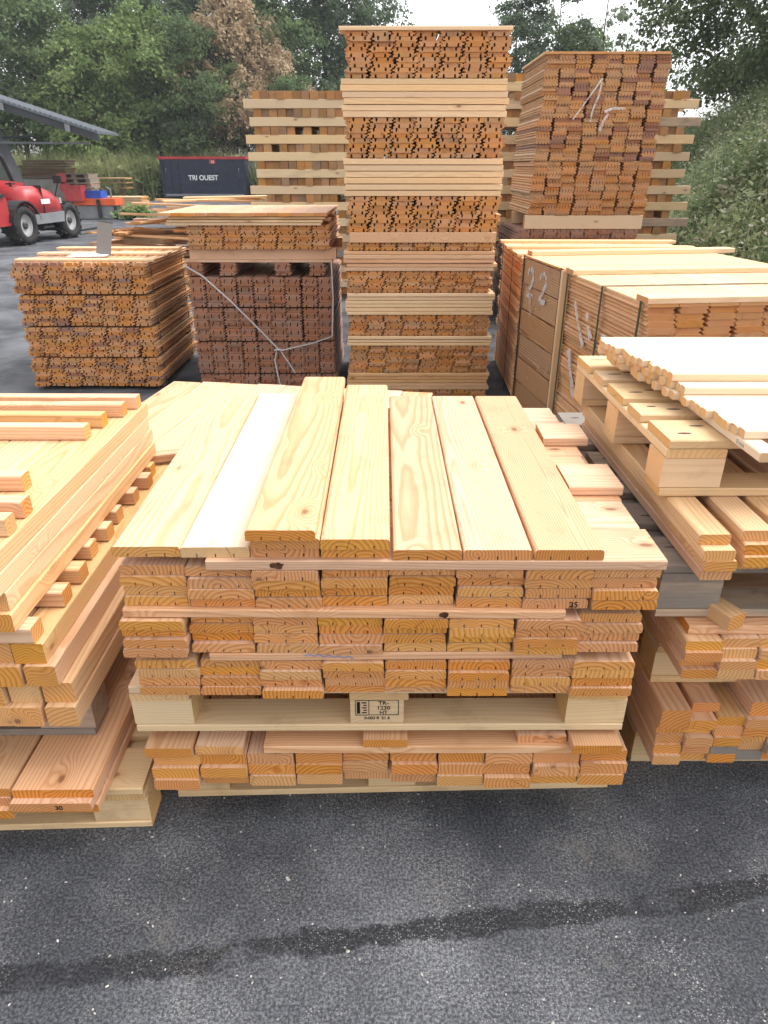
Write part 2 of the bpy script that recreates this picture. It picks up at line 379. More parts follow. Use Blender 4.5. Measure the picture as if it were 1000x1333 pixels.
def bank_h(x, y):
    d = x - (2.25 + .19 * y + .35 * math.sin(y * .45))
    if y < 6: d -= (6 - y) * .6
    h = 0 if d < 0 else min(2.75, .9 * d + .16 * math.sin(3 * x + y) * min(1, d))
    return max(-.05, h + (.06 * math.sin(2.3 * x) * math.cos(1.7 * y) if d > .3 else 0)) if d > 0 else -.05
def bank():
    v, f = [], []; nx, ny = 50, 50
    for j in range(ny):
        for i in range(nx):
            x = 2.4 + i * .5; y = 3.5 + j * .85; v.append((x, y, bank_h(x, y)))
    for j in range(ny - 1):
        for i in range(nx - 1): f.append((j * nx + i, j * nx + i + 1, (j + 1) * nx + i + 1, (j + 1) * nx + i))
    put('bank', mk('bank', v, f, SOIL, True), kind='structure')
bank()
def far_bank():                                        # low grassy rise at the back of the yard
    v, f = [], []; nx = 60
    prof = ((43.0, -.05), (44.5, .35), (47, .8), (60, 1.3), (100, 2.5))
    for i in range(nx):
        x = -70 + i * 2.4
        for y, z in prof: v.append((x, y + .8 * math.sin(x * .3), z + .12 * math.sin(x * 1.3 + y)))
    k = len(prof)
    for i in range(nx - 1):
        for j in range(k - 1): f.append((i * k + j, (i + 1) * k + j, (i + 1) * k + j + 1, i * k + j + 1))
    put('hillside', mk('hillside', v, f, SOIL, True), kind='structure')
far_bank()

# ------------------------------------------------------------------ vegetation
def leaf(v, f, c, s, nrm, r=rnd, asp=1.6):
    u = nrm.cross(Vector((r.uniform(-1, 1), r.uniform(-1, 1), r.uniform(-1, 1)))).normalized(); w = nrm.cross(u)
    b = len(v); k = s * asp
    v += [tuple(c - u * s * .5), tuple(c + w * k * .5), tuple(c + u * s * .5), tuple(c - w * k * .5)]
    f.append((b, b + 1, b + 2, b + 3))
def crown_mesh(name, mat, H, rad, z0, nclump, nleaf, size, seed, taper=.55, droop=.0, open_=.0, nlobe=18):
    """leaf clumps sitting on the shells of a few irregular lobes, with deep gaps between the lobes"""
    r = random.Random(seed); v, f = [], []; lobes = []
    for k in range(nlobe):
        zz = (k + r.random()) / nlobe; a = k * 2.4 + r.uniform(-.5, .5)
        prof = math.sin(math.pi * min(1, .14 + .84 * zz) ** .85) ** taper
        q = r.uniform(.35, .95); rr = rad * prof * q * .78
        lobes.append((Vector((rr * math.cos(a), rr * math.sin(a), z0 + (H - z0) * (.08 + .88 * zz))), rad * r.uniform(.24, .40) * (.65 + .5 * prof)))
    for _ in range(nclump):
        c0, lr = lobes[int(r.random() * nlobe)]
        o = Vector((r.gauss(0, 1), r.gauss(0, 1), r.gauss(.35, .8))).normalized()
        c = c0 + Vector((o.x, o.y, o.z * .8)) * lr * r.uniform(.6, 1.12)
        cs = r.uniform(.05, .115) * rad * (1 - open_ * .35); dens = int(nleaf * r.uniform(.4, 1.4) * (1 - open_ * .4))
        for _ in range(dens):
            g = Vector((r.gauss(0, 1), r.gauss(0, 1), r.gauss(0, .55)))
            p = c + g * cs; p.z -= droop * (g.x * g.x + g.y * g.y) * .35 * cs
            nrm = (o * .8 + Vector((r.uniform(-1, 1), r.uniform(-1, 1), r.uniform(-.3, 1.1)))).normalized()
            leaf(v, f, p, size * r.uniform(.55, 1.45), nrm, r)
    return mk(name, v, f, mat)
def trunk_mesh(H, rad, seed, r0=.2):
    r = random.Random(seed + 99); m = MB()
    pts = [(0, 0, -.2)]; x = y = 0
    for i in range(1, 7):
        x += r.uniform(-.12, .12); y += r.uniform(-.12, .12); pts.append((x, y, H * .92 * i / 6))
    m.tube(pts, [r0 * (1 - .14 * i) for i in range(7)], 8)
    for _ in range(14):
        h = r.uniform(.2, .85); a = r.uniform(0, 6.28); L = rad * r.uniform(.5, .95) * (1.1 - .5 * h)
        b = Vector((0, 0, H * h)); e = b + Vector((math.cos(a) * L, math.sin(a) * L, L * r.uniform(.25, .8)))
        m.tube([b, b.lerp(e, .5) + Vector((0, 0, .12 * L)), e], [r0 * .34, r0 * .22, r0 * .06], 5)
    return m.mesh('trunk', BARK)
TREES = {}
def tree_kind(k, mat, H, rad, z0, ncl, nl, size, seed, **kw):
    r0 = kw.pop('r0', .2)
    TREES[k] = (crown_mesh('crown', mat, H, rad, z0, ncl, nl, size, seed, **kw), trunk_mesh(H, rad, seed, r0))
tree_kind('bright', LEAF_L, 8.0, 4.0, .6, 420, 75, .125, 1, droop=.5, nlobe=20)
tree_kind('mid', LEAF_M, 9.5, 4.0, .8, 420, 75, .125, 2, nlobe=20)
tree_kind('dark', LEAF_D, 14.5, 4.4, 1.0, 420, 75, .14, 3, taper=.45, open_=.2, nlobe=22)
tree_kind('airy', LEAF_G, 14.0, 3.2, 2.0, 260, 70, .12, 4, open_=.5, nlobe=18, r0=.16)
tree_kind('dead', LEAF_B, 11.0, 3.4, 1.5, 300, 75, .125, 5, droop=1.6, open_=.3, nlobe=16)
tree_kind('thin', LEAF_G, 11.5, 2.0, 3.6, 90, 44, .11, 6, open_=.7, nlobe=12, r0=.09)
tree_kind('big', LEAF_O, 9.0, 4.5, .3, 650, 85, .085, 7, taper=.4, nlobe=26)
TL = dict(bright='bright green', mid='mid green', dark='dark green', airy='pale grey green', dead='dead brown', thin='thin sparse', big='big dark')
def tree(kind, x, y, sc, rz, label, sz=1.0):
    c, t = TREES[kind]
    zb = .9 if y > 44 else (.3 if y > 42 else 0)
    if kind == 'big': zb = bank_h(x, y) - .1
    o = thing('tree', label, 'tree', (x, y, zb), R(rz), 'trees around the yard', (sc, sc, sc * sz))
    put('crown', c, o); put('trunk', t, o)
for a in (
    ('airy', -21.5, 47, 1.0, 10, 'pale airy tree rising above the far left end of the shed roof'),
    ('airy', -17.8, 50, 1.05, 80, 'pale airy tree at the top left beside the open sky gap'),
    ('mid', -19.5, 45, .95, 30, 'mid green leafy tree just above the grey shed roof'),
    ('bright', -15.8, 43.8, .95, 50, 'bright green bushy tree left of the skip above the roof tip'),
    ('bright', -13.0, 45, 1.0, 200, 'bright green bushy tree behind the weeds between roof tip and skip'),
    ('mid', -10.5, 44.5, .78, 120, 'mid green tree low behind the left end of the navy skip'),
    ('dark', -14.6, 52, 1.05, 15, 'tall dark tree towering behind the bright green bushy trees'),
    ('dark', -10.6, 53, 1.0, 140, 'tall dark tree between bright green and dead brown crowns'),
    ('dark', -20.0, 56, 1.1, 260, 'tall dark tree far behind the shed roof'),
    ('dead', -8.7, 45.5, .88, 0, 'dead brown leaved tree above the right end of the navy skip'),
    ('dead', -6.9, 47, .74, 130, 'smaller dead brown tree just left of the cribbed block stack top'),
    ('dark', -3.6, 52, 1.0, 70, 'tall dark tree directly behind the left cribbed block stack'),
    ('dark', -2.2, 53, .88, 190, 'dark tree whose crown ends beside the tall tower of boards'),
    ('mid', -8.0, 50, 1.15, 290, 'mid green tree filling the gap behind the dead brown crowns'),
    ('mid', -5.2, 44.5, .52, 290, 'low green bush like tree right of the navy skip'),
    ('mid', 2.6, 56, .82, 20, 'green tree hidden mostly behind the tall tower of boards'),
    ('dark', 7.6, 47, .66, 40, 'dark green tree just right of the tall tower of boards'),
    ('mid', 11.2, 47, .80, 75, 'mid green tree behind the top of the sprayed cladding pack'),
    ('thin', 9.6, 46, .95, 0, 'thin sparse tree left of the two standing against white sky'),
    ('thin', 12.2, 46, 1.0, 160, 'thin sparse tree right of the two standing against white sky'),
    ('mid', 14.8, 50, .70, 220, 'low green tree right of the thin sparse trees'),
    ('big', 12.0, 22.0, .92, 20, 'big dark tree on the bank right of the white sky gap'),
    ('big', 12.9, 20, .95, 140, 'big dark tree at the top right corner above the bank'),
    ('big', 12.4, 27, 1.0, 250, 'big dark tree standing back between the two others on the bank'),
): tree(*a)

def weeds(name, mat, pts_fn, n, size, kind_label, seed, stem=None, hgt=.5, tilt=.5):
    r = random.Random(seed); v, f = [], []
    for _ in range(n):
        x, y, z = pts_fn(r)
        h = hgt * r.uniform(.3, 1.25)
        if stem and r.random() < stem:                # a blade or stalk
            b = len(v); dx, dy = r.gauss(0, .25) * h, r.gauss(0, .25) * h; w = size * .16; a = r.uniform(0, 3.14)
            cx, cy = math.cos(a) * w, math.sin(a) * w
            v += [(x - cx, y - cy, z), (x + cx, y + cy, z), (x + dx, y + dy, z + h * 1.3)]; f.append((b, b + 1, b + 2))
        else:
            p = Vector((x + r.gauss(0, .08), y + r.gauss(0, .08), z + h * r.random()))
            leaf(v, f, p, size * r.uniform(.5, 1.4), Vector((r.uniform(-1, 1), r.uniform(-1, 1), r.uniform(0, 1.4))).normalized(), r, 1.9)
    put(name, mk(name, v, f, mat), kind='stuff', label=kind_label)
def p_bank(r):
    while True:
        y = 5.0 + 17 * r.random() ** 1.5; x = 2.3 + .19 * y + r.random() * (3.2 + y * .15)
        z = bank_h(x, y)
        if z > .0: return x, y, z + (.25 * (math.sin(x * 2.1 + y) * math.cos(y * 1.3 - x)) if z > .3 else 0)
def p_bank2(r):
    x, y, z = p_bank(r); return x, y, z + .25
weeds('undergrowth', WEED, p_bank, 150000, .043, 'grey green weeds and brambles covering the bank at the right', 21, .04, .55)
weeds('bramble_leaves', LEAF_M, p_bank, 42000, .05, 'darker bramble leaves between the weeds on the bank', 22, 0, .45)
weeds('seed_heads', SEED, p_bank2, 7000, .03, 'pale seed heads standing out of the weeds on the bank', 23, .03, .6)
def p_far(r):
    x = r.uniform(-22, -2); y = (41.2 if -11.6 < x < -6.5 else 38.6) + 2.0 * r.random(); return x, y, .5 * max(0, math.sin(x * .9) * math.sin(x * .37 + 1)) * r.random()
weeds('tall_weeds', DRYG, p_far, 20000, .24, 'yellow green tall weeds along the foot of the trees', 24, .5, 1.5)
weeds('weed_leaves', LEAF_L, p_far, 7000, .26, 'green leafy weeds along the foot of the trees', 25, 0, 1.0)

# ------------------------------------------------------------------ pallets
def pallet(label, x, y, z, rz=0, mat=PALW, Lx=1.2, Ly=.8, decks=(.145, .1, .145, .1, .145), stamp=None, group='wooden pallets', worn=None):
    o = thing('pallet', label, 'pallet', (x, y, z), R(rz), group)
    bw = .1
    for yy in (bw / 2, Ly / 2, Ly - bw / 2): plank('base_board', bw - U(0, .004), .021, Lx - U(0, .006), U(0, .004), yy, 0, mat, rz=-90, parent=o, jit=.2)
    blk = []
    for yy in (bw / 2, Ly / 2, Ly - bw / 2):
        for i, xx in enumerate((.0, (Lx - .145) / 2, Lx - .145)):
            w = .145 if i != 1 else .13
            blk.append(plank('block', bw - .004, .078, w, xx + U(.0, .004), yy + U(-.002, .002), .0215, mat, rz=-90, parent=o, jit=.6))
    for xx in (.0725, Lx / 2, Lx - .0725): plank('stringer_board', .142, .021, Ly, xx, 0, .1, mat, parent=o)
    n = len(decks); gap = (Ly - sum(decks)) / (n - 1); yy = 0
    for w in decks:
        plank('deck_board', w, .022, Lx - U(0, .008), U(0, .006), yy + w / 2, .1215, mat, rz=-90, parent=o, jit=.25); yy += w + gap
    return o, blk

def nails(o):
    st = bpy.data.materials.get('nail_stain') or plain('nail_stain', (.10, .075, .06), .9, .1, var=.4, scale=40.)
    for b in [c for c in o.children if c.name.startswith('deck_board')]:
        for yy in (.05, .10, .57, .63, 1.09, 1.14):
            x = U(-.03, .03); a = U(.004, .006); l = U(.012, .028)
            put('nail_stain', MB().prism([(x + a * math.cos(q), yy + l * math.sin(q)) for q in [i * .7854 for i in range(8)]], .0220, .0224, 'z').mesh('stain', st), b)
# central stack: lower and upper pallet
pallet('pale pallet on the asphalt under the whole central stack', -.572, 1.372, 0, 1.6)
upal, ublk = pallet('pale pallet with black stamp in the middle of the central stack', -.612, 1.292, .318, .3)
# the stamp on the upper pallet's centre block (block local: +Y runs along the pallet, so its front face is x = +w/2)
def stamp(blk, lines, size, frame=True):
    hw = (.1 - .004) / 2 + .0006
    rot = (R(90), 0, R(90))                            # text upright on the +X face, reading along +Y
    for (tx, yy, zz, sz) in lines: put('stamp_print', text_mesh(tx, sz, INK, bold=.0002), blk, (hw, yy, zz), rot)
    if frame:
        def bar(y0, y1, z0, z1): put('stamp_print', MB().box(hw, hw + .0003, y0, y1, z0, z1).mesh('bar', INK), blk)
        for q in ((.012, .118, .0735, .0755), (.012, .118, .0275, .0295)): bar(*q)
        for q in (.012, .0445, .1165): bar(q, q + .0016, .0275, .0755)
        bar(.016, .024, .033, .070)
        for k in range(5): bar(.028 + (k % 2) * .004, .040, .034 + k * .0078, .0375 + k * .0078)
stamp(ublk[1], (('TR-', .081, .0600, .0165), ('1230', .081, .0450, .0165), ('HT', .081, .0310, .0150), ('0-003 8  21 6', .065, .0150, .0115)), .012)

# ------------------------------------------------------------------ central stack: boards
def pickw():
    q = rnd.random(); return DOUG if q < .5 else (DOUG_Y if q < .8 else DOUG_R)
def tier(cols, rows, w, pitch, t, x0, y, z0, where, L=1.06, prof='deck', group='sawn boards of the central stack', tag='deck board', names=None):
    for c in range(cols):
        cx = U(-.002, .002); cy = U(-.012, .012); dz = U(-.0004, .001)
        for r_ in range(rows):
            z = z0 + (t + .0003) * r_ + (dz if r_ else 0); dy = U(-.010, .009)
            lab = f'{tag}, {ORD[c]} column from left, {ORD[rows - 1 - r_]} row down, {where}'
            o = plank('deck_board', w - U(0, .003), t - .0012, L + .02 * rnd.randrange(-2, 3), x0 + pitch * (c + .5) + cx + U(-.003, .003), y + cy + dy, z, pickw(), prof, U(-.12, .12), None, 0, lab, 'board', group)
            if names is not None: names[(c, r_)] = o
tA = {}
tier(8, 4, .1435, .1455, .0245, -.572, 1.262, .706, 'tier under the wide crossboard', names=tA)
tier(8, 4, .1425, .1445, .0245, -.580, 1.262, .585, 'tier between the two thin battens')
tier(8, 4, .1415, .1435, .0245, -.570, 1.268, .4625, 'tier resting on stamped pallet')
tier(10, 3, .1175, .1200, .0350, -.585, 1.290, .1442, 'tier on the ground pallet', prof='plain', tag='plank')
# hand written number on one end
put('number_mark', text_mesh('25', .020, INK, bold=.0003), tA[(6, 0)], (.040, -.0006, .003), (R(90), 0, 0))
G = 'sawn boards of the central stack'
# battens and crosswise boards between the tiers
plank('batten', .05, .021, .965, -.570, 1.283, .684, DOUG_R, rz=-90.4, label='thin batten with dark knot lying across the upper half of the central stack', cat='batten')
bt = plank('batten', .06, .0205, .80, -.395, 1.290, .5625, DOUG_R, rz=-89.4, label='thin batten with blue scribble lying just above the lower board tier', cat='batten')
put('scribble_mark', ribbon([(.031, .215 + i * .011, .017 - i * .0009 + (.0035 if i % 2 else -.002)) for i in range(11)], .003, plain('violet_ink', (.25, .27, .42), .8, .1), 'scribble', (1, 0, 0), .0005), bt)
put('knot_mark', MB().prism([(.700 + .012 * q * math.cos(a), .0105 + .0088 * q * math.sin(a)) for q, a in [(U(.7, 1.08), i * .449) for i in range(14)]], .0252, .0258, 'x').mesh('knot', plain('dark_knot', (.085, .036, .018), .7, .2, var=.5, scale=90.)), [o for o in COL.objects if o.name == 'batten'][0])
# crosswise layer under the top boards
cw = [(.145, 1.256, -.375, .970, 'wide crossboard with dark knot along the front edge below the top boards')]
yy = 1.404
for k, lab in enumerate(('second crossboard from the front, lying under the lengthwise top boards', 'third crossboard from the front, below the larger raised offcut',
                         'fourth crossboard from the front, between the two raised offcuts', 'fifth crossboard from the front, below the smaller raised offcut',
                         'sixth crossboard from the front, behind the smaller raised offcut', 'rearmost crossboard under the lengthwise top boards of the central stack')):
    cw.append((.144, yy, -.555 + U(-.01, .01), 1.13 + U(-.015, .012), lab)); yy += .1475
for i, (w, y0, x0, L, lab) in enumerate(cw):
    o = plank('crossboard', w, .0235, L, x0, y0 + w / 2, .8055, DOUG_R if i == 0 else pickw(), rz=-90, label=lab, cat='board', group=G)
    if i == 0:
        put('knot_mark', MB().prism([(.150 + .016 * q * math.cos(a), .0118 + .0092 * q * math.sin(a)) for q, a in [(U(.7, 1.08), k * .449) for k in range(14)]], .0727, .0733, 'x').mesh('knot', bpy.data.materials['dark_knot']), o)
plank('offcut', .150, .0255, .135, .462, 1.650, .8295, DOUG_Y, rz=-90, label='larger raised offcut, nearer of the two right of the top boards', cat='offcut')
plank('offcut', .130, .0255, .130, .470, 1.985, .8295, DOUG_Y, rz=-91, label='smaller raised offcut, farther of the two right of the top boards', cat='offcut')
# the lengthwise top boards
TB = ((-.502, 0, 1.272, 1.09, 0.6, DOUG_Y, 'leftmost cream top board of the central stack, with knots'),
      (-.356, 0, 1.270, 1.10, 0.5, LATH, 'brightest white top board, second from left on the central stack'),
      (-.209, 0, 1.272, 1.06, 0.2, DOUG, 'lowest of three boards piled at the third top position'),
      (-.206, 1, 1.262, 1.06, 0.2, DOUG_R, 'middle of three boards piled at the third top position'),
      (-.213, 2, 1.250, 1.15, -0.2, DOUG_R, 'raised knotty top board, highest on the central stack'),
      (-.060, 0, 1.270, 1.06, 0.0, DOUG_Y, 'lower of two boards at the fourth top position'),
      (-.060, 1, 1.258, 1.13, 0.0, DOUG_Y, 'raised cream top board right of the highest knotty one'),
      (.091, 0, 1.258, 1.08, 0.0, DOUG, 'straight grained top board right of the raised pair, small dark knot'),
      (.238, 0, 1.258, 1.08, 0.0, DOUG, 'cracked top board second from right on the central stack'),
      (.388, 0, 1.258, 1.08, 0.0, DOUG_R, 'rightmost lengthwise top board beside the raised offcuts'))
for x, lv, y, L, rz, m, lab in TB:
    plank('top_board', .1445, .0248, L, x, y, .8295 + lv * .0253, m, 'deck', rz, None, 0, lab, 'board', G)
# flat boards lying on the bottom tier, under the stamped pallet
for nm, w, t, L, x, y, z, m, rz, lab in (
    ('crossboard', .15, .0245, .86, -.300, 1.362, .2510, DOUG_R, -90, 'wide crossboard lying over the bottom plank tier below the stamped pallet'),
    ('offcut', .118, .0300, .40, -.535, 1.275, .2510, DOUG_R, 0, 'leftmost reddish offcut on the bottom tier under the stamped pallet'),
    ('offcut', .118, .0260, .40, -.412, 1.285, .2510, DOUG_Y, 0, 'knotty offcut beside the leftmost one on the bottom tier'),
    ('offcut', .110, .0250, .30, .003, 1.284, .2760, DOUG_R, 0, 'short reddish offcut directly below the stamped pallet block'),
    ('offcut', .120, .0250, .35, .395, 1.300, .2760, DOUG_R, 0, 'offcut second from right below the stamped pallet'),
    ('offcut', .122, .0265, .36, .522, 1.262, .2770, DOUG_R, 0, 'rightmost striped offcut below the stamped pallet corner')):
    plank(nm, w, t, L, x, y, z, m, 'plain', rz, None, 0, lab, 'offcut' if nm == 'offcut' else 'board', G)

# ------------------------------------------------------------------ left front stack
GL = 'timber of the left front stack'
pallet('pale pallet on the asphalt at the lower left corner', -1.815, 1.235, 0, 2.0)
for c in range(4):
    for r_ in range(3):
        plank('plank', .196, .0268, 1.05, -.802 - .2 * c + U(-.003, .003) + (0 if r_ else .004), 1.195 + U(-.015, .01), .1445 + r_ * .0270, DOUG if r_ < 2 else DOUG_R, 'plain', 0.6, None, 0,
              f'wide plank, {ORD[c]} from right, {ORD[2 - r_]} layer down, in the lowest left pile', 'board', GL)
pn = [o for o in COL.objects if o.get('label', '').startswith('wide plank, first from right, second layer')][0]
put('number_mark', text_mesh('30', .019, INK, bold=.0004), pn, (.020, -.0006, .006), (R(90), 0, 0))
pallet('weathered grey pallet between the two piles of the left stack', -1.958, 1.362, .2262, .8, PALG)
rowsM = ((.3705, .058, -.728), (.4290, .058, -.733), (.4875, .058, -.752), (.5460, .056, -.772))
for r_, (z, t, xr) in enumerate(rowsM):
    for c in range(6):
        w = .0725
        plank('beam', w, t, 1.08, xr - w / 2 - .0755 * c + U(-.004, .003) - (c > 0) * .004, 1.268 + U(-.014, .012), z, rnd.choice((BEAMW, BEAMW, DOUG_Y, PALW)), 'plain', .3, None, 0,
              f'squared beam, {ORD[c]} from right, {ORD[3 - r_]} layer down, in the left stack middle pile', 'beam', GL)
ys = (1.30, 1.43, 1.545, 1.66, 1.77, 1.885, 2.00, 2.12, 2.23)
for i, y in enumerate(ys):
    plank('cross_stick', .05, .042, .9, -1.690 + U(-.012, .012), y, .6045, rnd.choice((BEAMW, DOUG, DOUG_Y)), 'plain', -90 + U(-1, 1), None, 0,
          f'square cross stick poking out of the left stack, {ORD[i]} from the front', 'stick', 'cross sticks under the left top pile')
for c in range(6):
    for r_ in range(4):
        plank('plank', .144, .0468, 1.06, -.892 - .1465 * c + (U(-.0015, .0015) if r_ else .007), 1.262 + U(-.02, .006), .6485 + r_ * .0476, BEAMW if rnd.random() < .6 else DOUG_Y, 'plain', 0, None, .03,
              f'thick plank, {ORD[c]} column from right, {ORD[3 - r_]} layer down, top pile of left stack', 'board', GL)
for (x, y, L, rz, lab) in ((-.885, 1.965, .8, -90, 'nearest of the four square battens at the back of the left stack top'), (-.873, 2.085, .8, -91, 'second of the four square battens at the back of the left stack'),
                           (-.846, 2.175, .8, -90, 'third of the four square battens at the back of the left stack'), (-.826, 2.265, .8, -90.5, 'rearmost of the four square battens at the back of the left stack'),
                           (-.900, 1.600, .8, -90, 'rearmost of the three square battens at the left picture edge'), (-.830, 1.465, .8, -91, 'middle of the three square battens at the left picture edge'),
                           (-.825, 1.362, .8, -90, 'nearest of the three square battens at the left picture edge')):
    a = R(rz); plank('batten', .042, .042, L, x - L, y, .8395, rnd.choice((DOUG_Y, BEAMW, DOUG)), 'plain', rz, None, 0, lab, 'batten', 'square battens on the left stack')

# low stack behind, between left and central stacks
for c in range(9):
    for r_ in range(3):
        x, y = -1.12 + c * .143, 2.40 + (c % 2) * .01
        M = Matrix.Rotation(R(-9), 3, 'Z'); p = M @ Vector((x + .75, y - 2.4, 0))
        plank('plank', .141, .027, .92, p.x - .75, p.y + 2.41 + U(-.01, .01), .53 + r_ * .0273, DOUG_Y if r_ == 2 else DOUG, 'plain', -9 + U(-.3, .3), None, 0,
              f'plank, {ORD[c]} from left, {ORD[2 - r_]} layer down, low pile behind the central stack', 'board', 'planks of the low pile behind')
pallet('pallet under the low plank pile behind the central stack', -1.25, 2.46, .0, -9)
for c in range(6):
    plank('bearer', .10, .19, .9, -1.1 + c * .2, 2.44 + .0 * c, .1445, DARKW if c % 2 else CRIB, 'plain', -9, None, 0, f'dark squared bearer, {ORD[c]} from left, under the low plank pile', 'beam', 'bearers under the low pile')
for c in range(6):
    plank('bearer', .10, .19, .9, -1.1 + c * .2, 2.44, .3385, CRIB, 'plain', -9, None, 0, f'upper squared bearer, {ORD[c]} from left, under the low plank pile', 'beam', 'bearers under the low pile')
plank('lath', .045, .03, .42, -.84, 2.33, .6125, DOUG, 'plain', -72, None, 0, 'short lath lying askew on the low pile behind', 'lath')

# ------------------------------------------------------------------ right front stack
GR = 'timber of the right front stack'
pallet('pallet on the asphalt under the right front stack', .722, 1.50, 0, 0)
for c in range(11):
    for r_ in range(5):
        if c == 0 and r_ > 3: continue
        m = rnd.choice((DOUG, DOUG_R, BEAMW, DOUG_Y))
        if (c, r_) in ((2, 1), (3, 0), (4, 1)): m = PALG
        plank('squared_timber', .072, .0305, 1.1, .748 + .0745 * c + U(-.002, .002), 1.365 + U(-.012, .012), .1445 + r_ * .0308, m, 'plain', 0, None, .1,
              f'squared timber, {ORD[c]} column from left, {ORD[4 - r_]} row down, bottom pile of right stack', 'beam', GR)
for nm, w, t, L, x, y, z, m, lab in (
    ('beam', .075, .062, 1.1, .747, 1.355, .2680, DOUG_R, 'thick leftmost beam lying on the bottom pile of the right stack'),
    ('offcut', .070, .030, .35, .835, 1.385, .2990, DOUG_R, 'short reddish offcut under the middle pallet of the right stack'),
    ('beam', .085, .045, 1.0, .985, 1.370, .2990, DOUG, 'large striped beam with dark wet end at the right picture edge')):
    plank(nm, w, t, L, x, y, z, m, 'plain', 0, None, 0, lab, 'beam' if nm == 'beam' else 'offcut', GR)
pallet('middle pallet of the right front stack, pale and clean', .712, 1.46, .3310, 0)
for c in range(10):
    for r_ in range(4):
        plank('plank', .0865, .0262, 1.06, .748 + .0885 * c + U(-.002, .002), 1.312 + U(-.012, .01), .4755 + r_ * .0265, rnd.choice((DOUG, DOUG_Y, DOUG_R)), 'plain', 0, None, .1,
              f'narrow plank, {ORD[c]} column from left, {ORD[3 - r_]} row down, middle pile of right stack', 'board', GR)
plank('crossboard', .13, .024, .9, .715, 1.40, .5820, DOUG_R, 'plain', -90, None, 0, 'reddish crossboard lying on the middle pile of the right stack', 'board', GR)
plank('offcut', .05, .040, .12, .815, 1.322, .5825 + .024, BEAMW, 'plain', 24, None, 0, 'short square offcut with big dark knot under the grey pallet', 'offcut', GR)
plank('crossboard', .10, .027, .9, .70, 1.55, .5820, DOUG, 'plain', -90, None, 0, 'second crossboard on the middle pile, hidden deeper under grey pallet', 'board', GR)
nails(pallet('dark weathered pallet poking out left under the right stack beams', .640, 1.365, .6100, 0, PALG, 1.2, 1.1, (.14, .12, .12, .12, .12, .14))[0])
for c in range(8):
    for r_ in range(4):
        plank('beam', .070, .0255, .98 + U(-.01, .01), .722 + .093 * c + (U(-.002, .010) if r_ < 3 or c else -.006), 1.315 + U(-.03, .02) + (0 if c == 0 else .02), .7555 + r_ * .0258, rnd.choice((BEAMW, BEAMW, DOUG_Y, DOUG)), 'plain', .5, None, 0,
              f'long beam, {ORD[c]} column from left, {ORD[3 - r_]} row down, below the top right pallet', 'beam', GR)
nails(pallet('pale pallet with dark nail stains carrying the white laths', .655, 1.505, .8600, .6, PALW)[0])
GS = 'white laths on the right pallet'
plank('lath', .045, .0215, .86, .820, 1.372, 1.0042, LATH, 'plain', 1.0, None, 0, 'long lath with blue pencil marks running under the other laths', 'lath', GS)
ll = [o for o in COL.objects if o.get('label', '').startswith('long lath with blue')][0]
put('pencil_mark', text_mesh('0 mm', .015, INKB), ll, (-.0229, .085, .006), (R(90), 0, R(-90)))
TW = ORD + 'thirteenth fourteenth fifteenth sixteenth seventeenth eighteenth nineteenth twentieth twenty-first twenty-second twenty-third twenty-fourth twenty-fifth twenty-sixth'.split()
for lay, y0, y1, z, dx in (('bottom', 1.452, 2.16, 1.0262, .022), ('middle', 1.715, 2.16, 1.0473, .008), ('top', 1.765, 2.17, 1.0684, .0)):
    y = y0; i = 0
    while y < y1:
        x = .664 + (2.165 - y) * (.20 if lay != 'bottom' else .15) + dx + U(-.007, .007) + (.012 if i % 5 == 4 else 0)
        plank('lath', .0282, .0208, .92, x, y + .014, z, LATH, 'plain', -90 + U(-.15, .15), None, 0, f'white lath, {TW[i]} from the front, {lay} lath layer on the right pallet', 'lath', GS)
        y += .0288; i += 1

# ------------------------------------------------------------------ packs in the second row
def rows_of(parent, cols, rows, w, t, L, x0, y0, z0, mat, prof='clad', jx=.003, jy=.012, gap=0.0, stag=0., lean=0., wave=0., name='board', colj=0.):
    pitch = w + gap
    cj = [U(-colj, colj) for _ in range(cols)]
    for r_ in range(rows):
        sx = stag * ((r_ // 2) % 2)
        for c in range(cols):
            plank(name, w - .001, t - .0006, L, x0 + pitch * (c + .5) + U(-jx, jx) + sx + lean * r_ + cj[c] + wave * math.sin(r_ * .75 + c * 1.9), y0 + U(-jy, jy), z0 + r_ * t, rnd.choice(mat) if isinstance(mat, (list, tuple)) else mat, prof, 0, parent, 0, flip=(r_ % 2 == 1))
def cross_rows(parent, rows, depth_n, w, t, L, x0, y0, z0, mat, jx=.01, jy=.006, name='board', prof='plain'):
    for r_ in range(rows):
        for c in range(depth_n):
            plank(name, w - .002, t - U(.0015, .0045), L, x0 + U(-jx, jx), y0 + w * (c + .5) + U(-jy, jy), z0 + r_ * t, mat, prof, -90, parent)

# E1: left strapped pack
p1 = thing('cladding_pack', 'strapped cladding pack at left with laptop like panel standing on it', 'timber pack', (-2.725, 5.3, 0), R(-.5), 'strapped timber packs')
z = .03
for k in range(4):
    rows_of(p1, 8, 8, .123, .0272, 1.1, 0, U(-.006, .006), z, (PACK, PACK, PACK, OLDP, PACKD), 'cladw', stag=.02, colj=.004, wave=.004, jx=.005); z += 8 * .0272 + .014
    if k < 3: plank('sticker', .05, .012, 1.0, .0, .12, z - .0135, DARKW, rz=-90, parent=p1); plank('sticker', .05, .012, 1.0, .0, .9, z - .0135, DARKW, rz=-90, parent=p1)
plank('bearer', .09, .028, .98, 0, .15, 0, DARKW, rz=-90, parent=p1); plank('bearer', .09, .028, .98, 0, .95, 0, DARKW, rz=-90, parent=p1)
for i in range(3): plank('cover_board', .10, .018, 1.02, .03 - .02 * i, .10 + .40 * i, z - .0138, PACKY, rz=-90 + U(-1, 1), parent=p1)
